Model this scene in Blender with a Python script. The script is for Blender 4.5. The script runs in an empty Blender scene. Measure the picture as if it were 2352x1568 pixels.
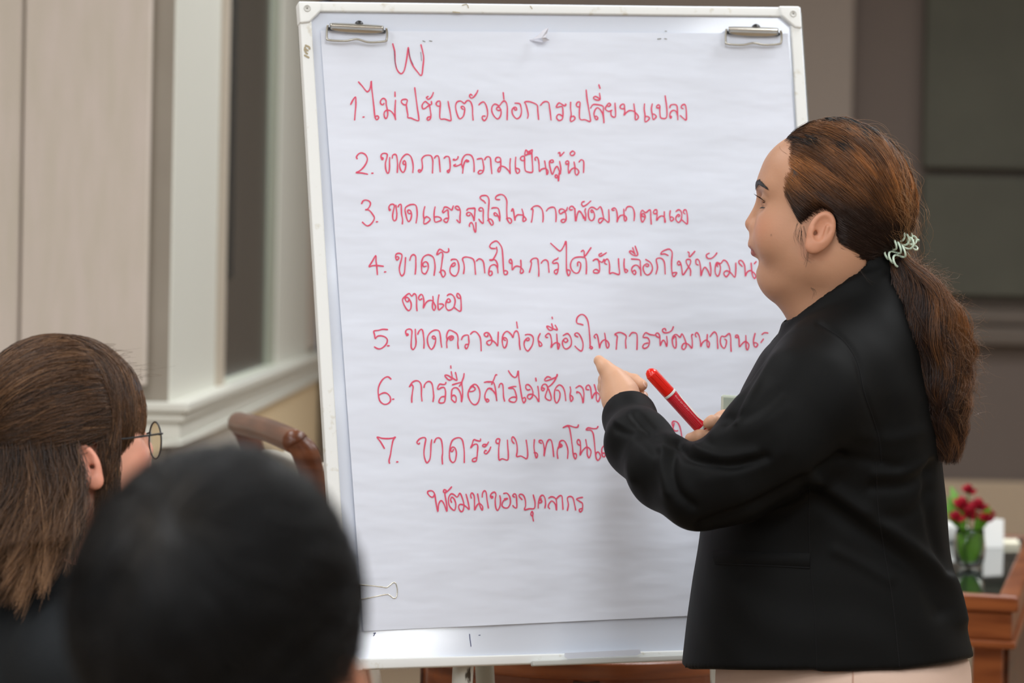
import bpy, bmesh, math, random
import numpy as np
from mathutils import Vector, Matrix
from mathutils.bvhtree import BVHTree

random.seed(7); RNG = np.random.default_rng(7)
SC = bpy.context.scene
COL = SC.collection

# ------------------------------------------------------------------ camera
FPX, CX, CY = 6860.0, 1176.0, 784.0          # 105 mm lens on a 36 mm wide frame, in pixels of the 2352 px frame
EYE = np.array([0.0, 0.0, 1.34])
_p, _r = 134 / FPX, 0.02                     # slight downward pitch and roll
FW = np.array([0, math.cos(_p), -math.sin(_p)])
_u0 = np.cross([1.0, 0, 0], FW)
RT = np.array([1.0, 0, 0]) * math.cos(_r) + _u0 * math.sin(_r)
UP = np.cross(RT, FW)
cam_d = bpy.data.cameras.new('camera'); cam = bpy.data.objects.new('camera', cam_d); COL.objects.link(cam)
cam_d.sensor_width = 36.0; cam_d.lens = FPX * 36 / 2352
cam_d.clip_start = 0.05; cam_d.clip_end = 60
cam_d.dof.use_dof = True; cam_d.dof.focus_distance = 4.17; cam_d.dof.aperture_fstop = 4.6
_m = Matrix.Identity(4)
for i in range(3):
    _m[i][0] = RT[i]; _m[i][1] = UP[i]; _m[i][2] = -FW[i]; _m[i][3] = EYE[i]
cam.matrix_world = _m
SC.camera = cam

# ------------------------------------------------------------------ world, exposure
W = bpy.data.worlds.new('world'); SC.world = W; W.use_nodes = True
W.node_tree.nodes['Background'].inputs[0].default_value = (0.75, 0.8, 0.9, 1)
W.node_tree.nodes['Background'].inputs[1].default_value = 0.25
SC.view_settings.view_transform = 'Standard'; SC.view_settings.look = 'None'
SC.view_settings.gamma = 1.0; SC.view_settings.use_curve_mapping = False
SC.view_settings.exposure = -0.08

# ------------------------------------------------------------------ lights: ceiling panels of the room
CEIL = 3.3
def area(name, loc, sx, sy, power, col=(1, 0.97, 0.93), rot=(0, 0, 0)):
    d = bpy.data.lights.new(name, 'AREA'); d.shape = 'RECTANGLE'; d.size = sx; d.size_y = sy
    d.energy = power; d.color = col
    o = bpy.data.objects.new(name, d); COL.objects.link(o); o.location = loc; o.rotation_euler = rot
    return o
LK = 0.46
for (x, y, p) in ((-2.2, 0.6, 80), (0.0, 0.6, 80), (2.2, 0.6, 80), (-2.2, 2.4, 70), (0.2, 2.4, 58), (2.4, 2.4, 62),
                  (-1.2, 4.6, 62), (1.3, 5.0, 84), (2.6, 4.6, 50), (0.6, 7.0, 60), (2.6, 7.0, 50), (1.2, 9.6, 52), (3.0, 9.6, 44), (-.2, 8.6, 50), (-2.2, -1.6, 70), (0, -1.6, 70), (2.2, -1.6, 70)):
    area('ceiling_light', (x, y, CEIL - 0.03), 0.6, 1.2, p * LK, (0.935, 0.97, 1.0))  # unseen panels; one near the left wall added to brighten it
area('ceiling_light', (4.32, -4.25, CEIL - 0.03), 0.32, 0.7, 42, (0.95, 0.98, 1.0))
# added cool fill light, unseen, behind and to the left of the camera
area('left_fill_light', (-4.4, -1.2, 1.8), 1.6, 1.5, 110 * LK, (0.86, 0.93, 1.0), (math.radians(85), 0, math.radians(-60)))

# ------------------------------------------------------------------ geometry helpers
def ray(px, py):
    return FW + RT * ((px - CX) / FPX) + UP * ((CY - py) / FPX)
def at(px, py, z):
    return EYE + ray(px, py) * z
def onplane(px, py, p0, n):
    d = ray(px, py); return EYE + d * (np.dot(np.asarray(p0) - EYE, n) / np.dot(d, n))
def cs(px, py, z):                             # camera-aligned coordinates: right, depth, up (metres)
    return np.array([(px - CX) / FPX * z, z, (CY - py) / FPX * z])
def c2w(P):
    P = np.asarray(P, float); return EYE + P[..., 0:1] * RT + P[..., 1:2] * FW + P[..., 2:3] * UP
def w2c(P):
    d = np.asarray(P, float) - EYE; return np.stack([d @ RT, d @ FW, d @ UP], -1)

def tag(o, label=None, cat=None, group=None, kind=None):
    if label: o['label'] = label
    if cat: o['category'] = cat
    if group: o['group'] = group
    if kind: o['kind'] = kind
    return o
def empty(name, loc, label=None, cat=None, group=None, rotz=0):
    o = bpy.data.objects.new(name, None); COL.objects.link(o); o.location = loc; o.rotation_euler = (0, 0, rotz)
    o.empty_display_size = 0.05
    return tag(o, label, cat, group)
def link(name, me, m=None, parent=None, smooth=True):
    o = bpy.data.objects.new(name, me); COL.objects.link(o)
    if m is not None: me.materials.append(m)
    if parent is not None:
        o.parent = parent
        bpy.context.view_layer.update()
        o.matrix_parent_inverse = parent.matrix_world.inverted()
    if smooth and len(me.polygons):
        me.polygons.foreach_set('use_smooth', np.ones(len(me.polygons), bool))
    return o
def mesh_np(name, V, F, col=None):
    """V (n,3), F list/array of quads or tris (constant size)"""
    V = np.asarray(V, np.float32); F = np.asarray(F, np.int32)
    me = bpy.data.meshes.new(name); k = F.shape[1]
    me.vertices.add(len(V)); me.vertices.foreach_set('co', V.ravel())
    me.loops.add(F.size); me.loops.foreach_set('vertex_index', F.ravel())
    me.polygons.add(len(F)); me.polygons.foreach_set('loop_start', np.arange(0, F.size, k, dtype=np.int32))
    me.update(calc_edges=True); me.validate()
    if col is not None:
        a = me.color_attributes.new('tint', 'FLOAT_COLOR', 'POINT')
        c = np.ones((len(V), 4), np.float32); c[:, :3] = col; a.data.foreach_set('color', c.ravel())
    return me
def bm_obj(name, bm, m=None, parent=None, smooth=False, bevel=0.0, seg=2, sub=0):
    bmesh.ops.recalc_face_normals(bm, faces=bm.faces)
    me = bpy.data.meshes.new(name); bm.to_mesh(me); bm.free()
    o = link(name, me, m, parent, smooth)
    if bevel:
        b = o.modifiers.new('bevel', 'BEVEL'); b.width = bevel; b.segments = seg; b.limit_method = 'ANGLE'; b.angle_limit = 0.6
        me.polygons.foreach_set('use_smooth', np.ones(len(me.polygons), bool))
        w = o.modifiers.new('wn', 'WEIGHTED_NORMAL'); w.keep_sharp = False
    if sub:
        s = o.modifiers.new('sub', 'SUBSURF'); s.levels = sub; s.render_levels = sub
    return o
def add_hexa(bm, c8):
    v = [bm.verts.new(tuple(p)) for p in c8]         # 0-3 one face in order, 4-7 the opposite face
    for f in ((0, 1, 2, 3), (7, 6, 5, 4), (0, 4, 5, 1), (1, 5, 6, 2), (2, 6, 7, 3), (3, 7, 4, 0)):
        bm.faces.new([v[i] for i in f])
def add_box(bm, lo, hi):
    (a, b, c), (d, e, f) = lo, hi
    add_hexa(bm, [(a, b, c), (d, b, c), (d, e, c), (a, e, c), (a, b, f), (d, b, f), (d, e, f), (a, e, f)])
def add_prism(bm, pts, off):
    n = len(pts); off = np.asarray(off, float)
    v1 = [bm.verts.new(tuple(p)) for p in pts]; v2 = [bm.verts.new(tuple(np.asarray(p) + off)) for p in pts]
    bm.faces.new(v1); bm.faces.new(v2[::-1])
    for i in range(n): bm.faces.new([v1[i], v2[i], v2[(i + 1) % n], v1[(i + 1) % n]])
def catmull(P, n=6, closed=False):
    P = np.asarray(P, float)
    if len(P) < 3:
        t = np.linspace(0, 1, n + 1)[:, None]; return P[0] * (1 - t) + P[-1] * t
    if closed: Q = np.vstack([P[-1], P, P[0], P[1]])
    else: Q = np.vstack([2 * P[0] - P[1], P, 2 * P[-1] - P[-2]])
    out = []
    for i in range(1, len(Q) - 2):
        p0, p1, p2, p3 = Q[i - 1:i + 3]
        for t in np.arange(n) / n:
            out.append(.5 * (2 * p1 + (p2 - p0) * t + (2 * p0 - 5 * p1 + 4 * p2 - p3) * t * t + (3 * p1 - p0 - 3 * p2 + p3) * t ** 3))
    if not closed: out.append(Q[-2])
    return np.array(out)
def tubes(paths, radii, sides=8, closed=False, caps=True, up=(0.3, 0.2, 0.93)):
    """paths (S,K,3), radii (S,K) -> V,F of tubes"""
    P = np.asarray(paths, float)
    if P.ndim == 2: P = P[None]
    S, K, _ = P.shape
    Rr = np.broadcast_to(np.asarray(radii, float), (S, K))
    if closed: T = np.roll(P, -1, 1) - np.roll(P, 1, 1)
    else: T = np.gradient(P, axis=1)
    T /= np.linalg.norm(T, axis=2, keepdims=True) + 1e-12
    A = np.cross(T, np.asarray(up, float)); A /= np.linalg.norm(A, axis=2, keepdims=True) + 1e-9
    B = np.cross(T, A)
    th = np.arange(sides) * 2 * math.pi / sides
    V = P[:, :, None] + Rr[:, :, None, None] * (np.cos(th)[:, None] * A[:, :, None] + np.sin(th)[:, None] * B[:, :, None])
    idx = np.arange(S * K * sides).reshape(S, K, sides)
    nx = np.roll(idx, -1, 2)
    if closed:
        a, b, c, d = idx, nx, np.roll(nx, -1, 1), np.roll(idx, -1, 1)
    else:
        a, b, c, d = idx[:, :-1], nx[:, :-1], nx[:, 1:], idx[:, 1:]
    F = np.stack([a, b, c, d], -1).reshape(-1, 4)
    return V.reshape(-1, 3), F
def tube_obj(name, path, r, m, parent=None, sides=10, closed=False, n=6, smoothpath=True):
    P = catmull(path, n, closed) if smoothpath else np.asarray(path, float)
    V, F = tubes(P, r, sides, closed)
    bm = bmesh.new(); vs = [bm.verts.new(tuple(v)) for v in V]
    for f in F: bm.faces.new([vs[i] for i in f])
    if not closed:
        bm.faces.new(vs[:sides][::-1]); bm.faces.new(vs[-sides:])
    return bm_obj(name, bm, m, parent, smooth=True)
def lathe(bm, prof, c=(0, 0, 0), n=28):
    rings = []
    for r, z in prof:
        rings.append([bm.verts.new((c[0] + r * math.cos(2 * math.pi * i / n), c[1] + r * math.sin(2 * math.pi * i / n), c[2] + z)) for i in range(n)])
    for a, b in zip(rings, rings[1:]):
        for i in range(n): bm.faces.new([a[i], a[(i + 1) % n], b[(i + 1) % n], b[i]])
    if prof[0][0] > 1e-5: bm.faces.new(rings[0][::-1])
    if prof[-1][0] > 1e-5: bm.faces.new(rings[-1])

# ------------------------------------------------------------------ materials
def lin(r, g, b):
    f = lambda c: (c / 255) / 12.92 if c <= 10 else ((c / 255 + .055) / 1.055) ** 2.4
    return (f(r), f(g), f(b))
def mat(name, col, rough=.5, spec=.5, metal=0, bump=None, var=None, attr=False, **kw):
    m = bpy.data.materials.new(name); m.use_nodes = True; nt = m.node_tree; b = nt.nodes['Principled BSDF']
    b.inputs['Base Color'].default_value = (*col, 1); b.inputs['Roughness'].default_value = rough
    b.inputs['Specular IOR Level'].default_value = spec; b.inputs['Metallic'].default_value = metal
    for k, v in kw.items(): b.inputs[k.replace('_', ' ')].default_value = v
    src = None
    if attr:
        a = nt.nodes.new('ShaderNodeVertexColor'); a.layer_name = 'tint'; src = a.outputs[0]
        nt.links.new(src, b.inputs['Base Color'])
    tc = nt.nodes.new('ShaderNodeTexCoord')
    def noise(scale, detail, sc3):
        mp = nt.nodes.new('ShaderNodeMapping'); mp.inputs['Scale'].default_value = sc3
        nt.links.new(tc.outputs['Object'], mp.inputs[0])
        n = nt.nodes.new('ShaderNodeTexNoise'); n.inputs['Scale'].default_value = scale; n.inputs['Detail'].default_value = detail
        nt.links.new(mp.outputs[0], n.inputs['Vector']); return n
    if var:                                     # (scale, stretch xyz, other colour, low, high)
        n = noise(var[0], 4, var[1]); mx = nt.nodes.new('ShaderNodeMix'); mx.data_type = 'RGBA'
        mr = nt.nodes.new('ShaderNodeMapRange'); mr.inputs[1].default_value = var[3]; mr.inputs[2].default_value = var[4]
        nt.links.new(n.outputs['Fac'], mr.inputs[0]); nt.links.new(mr.outputs[0], mx.inputs[0])
        if src: nt.links.new(src, mx.inputs[6])
        else: mx.inputs[6].default_value = (*col, 1)
        mx.inputs[7].default_value = (*var[2], 1); nt.links.new(mx.outputs[2], b.inputs['Base Color'])
    if bump:                                    # (scale, stretch xyz, strength, distance)
        n = noise(bump[0], 3, bump[1]); bp = nt.nodes.new('ShaderNodeBump')
        bp.inputs['Strength'].default_value = bump[2]; bp.inputs['Distance'].default_value = bump[3]
        nt.links.new(n.outputs['Fac'], bp.inputs['Height']); nt.links.new(bp.outputs[0], b.inputs['Normal'])
    return m
def wood(name, c1, c2, rough=.3):
    return mat(name, c1, rough, .5, var=(6, (1, 1, 8), c2, .35, .65), bump=(40, (1, 1, 6), .05, .002))
# ================================================================== ROOM
M_fabric_l = mat('pink_beige_wall_fabric', lin(212, 200, 190), .95, .1, var=(30, (1, 1, .15), lin(204, 194, 180), .35, .7), bump=(700, (1, 1, 1), .25, .001))
M_white = mat('white_painted_wood', lin(226, 226, 216), .45, .4)
M_shaded_return = mat('shaded_grey_plaster', lin(160, 152, 140), .8, .2, var=(5, (1, 1, .5), lin(145, 136, 124), .3, .7))  # shade on the front of the return painted in as grey
M_tanline = mat('tan_bead', lin(196, 184, 168), .5, .4)
M_cream = mat('cream_dado', lin(246, 224, 186), .8, .2)
M_glass_dark = mat('dark_window_glass', (.045, .043, .036), .25, .25)
M_beyond = mat('dark_beyond_glass', (.022, .024, .022), .5, .3)
M_edge = mat('greenish_glass_edge', lin(170, 176, 160), .4, .5)
M_sill = mat('pale_sill', lin(226, 232, 216), .4, .4)
M_wall_far = mat('taupe_wall_fabric', lin(152, 140, 131), .95, .1, bump=(500, (1, 1, 1), .2, .001))
M_wall_far_d = mat('brown_wall_fabric', lin(113, 102, 96), .95, .1, bump=(500, (1, 1, 1), .2, .001))
M_panel_far = mat('olive_grey_acoustic_fabric', lin(92, 91, 82), .95, .1, bump=(400, (1, 1, 1), .25, .001), var=(4, (1, 1, 1), lin(86, 85, 77), .3, .7))
M_trim_far = mat('brown_dado_trim', lin(104, 94, 86), .6, .3)
M_tan = mat('tan_wainscot', lin(186, 166, 143), .85, .2)
M_floor = mat('beige_carpet', lin(150, 132, 112), .95, .1, bump=(300, (1, 1, 1), .4, .003))
M_ceil = mat('white_ceiling', lin(232, 230, 226), .9, .1)
M_back = mat('cream_wall_paint', lin(214, 206, 196), .9, .1)

def struct(name, bm, m, parent=None, **kw):
    o = bm_obj(name, bm, m, parent, **kw)
    if parent is None: o['kind'] = 'structure'
    return o
def boxo(name, lo, hi, m, parent=None, **kw):
    bm = bmesh.new(); add_box(bm, lo, hi); return bm_obj(name, bm, m, parent, **kw)
def boxs(name, lo, hi, m, **kw):
    o = boxo(name, lo, hi, m, **kw); o['kind'] = 'structure'; return o

XW, YE, YB = 5.2, 12.0, -5.4
XL0 = -4.6
boxs('floor', (XL0, YB, -.1), (XW, YE + .3, 0), M_floor)
boxs('ceiling', (XL0, YB, CEIL), (XW, YE + .3, CEIL + .1), M_ceil)
boxs('wall_right', (XW, YB, 0), (XW + .1, YE + .3, CEIL), M_back)
boxs('wall_back', (XL0, YB - .1, 0), (XW, YB, CEIL), M_back)
boxs('wall_side', (XL0 - .1, YB, 0), (XL0, 6.85, CEIL), M_back)

# ---- wall across the left of the view (faces the camera), then the wall that runs away from its corner
YF = 6.78; XC = (400 - 7 - CX) / FPX * YF
xpix = lambda px, y: (px - 7 - CX) / FPX * y
boxs('wall_left', (XL0, YF, 0), (XC - .004, YF + .25, CEIL), M_shaded_return)
for i, (a, b, dy) in enumerate(((-60, 57, .035), (57, 349, .045))):
    o = boxs('wall_panel', (xpix(a, YF) + .002, YF - dy, 1.09), (xpix(b, YF) - .002, YF, CEIL), M_fabric_l, bevel=.006)
o = boxs('wall_panel', (XL0, YF - .035, 1.09), (xpix(-60, YF) - .002, YF, CEIL), M_fabric_l, bevel=.006)
yw = lambda px: XC / ((px - 7 - CX) / FPX)          # depth on the receding wall for a pixel column
Y1, Y2, Y3, Y4 = yw(503), yw(514), yw(626), yw(641)
Y5 = yw(712)
bm = bmesh.new()                                 # receding wall built round the window opening
add_box(bm, (XC - .22, YF + .26, 0), (XC - .03, Y2, CEIL)); add_box(bm, (XC - .22, Y4, 0), (XC - .03, YE + .3, CEIL))
add_box(bm, (XC - .22, Y2, 0), (XC - .03, Y4, 1.03)); add_box(bm, (XC - .22, Y2, 2.9), (XC - .03, Y4, CEIL))
struct('wall_side', bm, M_cream)
boxs('trim_1', (XC - .06, YF + .001, 1.05), (XC, Y1, CEIL), M_white, bevel=.004)
boxs('trim_2', (XC - .05, Y1, 1.05), (XC + .012, Y2, CEIL), M_tanline, bevel=.004)
boxs('trim_3', (XC - .06, Y4, 1.05), (XC, Y5, CEIL), M_white, bevel=.004)
boxs('wall_panel', (XC - .03, Y5 + .01, 1.07), (XC - .008, YE, CEIL), M_fabric_l)
# window in the receding wall
bm = bmesh.new(); add_box(bm, (XC - .16, Y2 - .02, 1.0), (XC - .016, Y4 + .02, 2.95))
win = struct('window_1', bm, M_glass_dark)
boxo('shape_beyond_glass', (XC - .02, Y2 + .01, 1.335), (XC - .010, Y2 + .42, 2.95), M_beyond, win, bevel=.01)  # added dark panel standing for an object beyond the glass
boxo('window_frame', (XC - .14, Y3, 1.0), (XC - .004, Y4, 2.95), M_edge, win, bevel=.004)
boxo('window_sill', (XC - .14, Y2, 1.0), (XC + .004, Y4, 1.062), M_sill, win, bevel=.004)
# ledge moulding: front run and receding run
zt = 1.055
for k, (z0, z1, dx, m) in enumerate(((zt - .022, zt, .048, M_white), (zt - .045, zt - .022, .036, M_white), (zt - .085, zt - .045, .026, M_white), (zt - .105, zt - .085, .034, M_white))):
    bm = bmesh.new()
    add_box(bm, (XL0, YF - dx, z0), (XC + dx, YF + .02, z1)); add_box(bm, (XC - .05, YF + .02, z0), (XC + dx, YE, z1))
    struct('trim_%d' % (k + 4), bm, m, bevel=.004)
boxs('wall_base', (XL0, YF - .012, 0), (XC - .0, YF + .01, zt - .105), M_shaded_return)
boxs('wall_base', (XC - .03, YF + .011, 0), (XC + .004, 8.6, zt - .105), mat('pale_grey_dado', lin(206, 200, 190), .8, .2))
boxs('wall_base', (XC - .03, 8.6, 0), (XC + .004, YE, zt - .105), M_cream)

# ---- far wall
bm = bmesh.new(); add_box(bm, (XC, YE, 0), (XW, YE + .2, CEIL)); struct('wall_far', bm, M_wall_far_d)
fx = lambda px: xpix(px, YE)
fz = lambda py, px=2250: EYE[2] + onplane(px, py, (0, YE, 0), np.array([0, 1.0, 0]))[2] - EYE[2]
boxs('wall_panel', (XC + .02, YE - .10, 0), (fx(1949), YE, CEIL), M_wall_far, bevel=.02)
zp0, zs = fz(683), fz(398)
boxs('wall_panel', (fx(2112), YE - .07, zs + .012), (XW, YE, CEIL), M_panel_far, bevel=.018)
boxs('wall_panel', (fx(2112), YE - .07, zp0), (XW, YE, zs - .012), M_panel_far, bevel=.018)
for k, (a, b, dy) in enumerate(((708, 745, .06), (748, 792, .08), (690, 706, .03))):
    boxs('trim_%d' % (k + 8), (fx(1955), YE - dy, fz(b)), (XW, YE, fz(a)), M_trim_far, bevel=.012)
boxs('wall_base', (XC + .02, YE - .12, 0), (XW, YE, fz(1102)), M_tan, bevel=.01)
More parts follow.
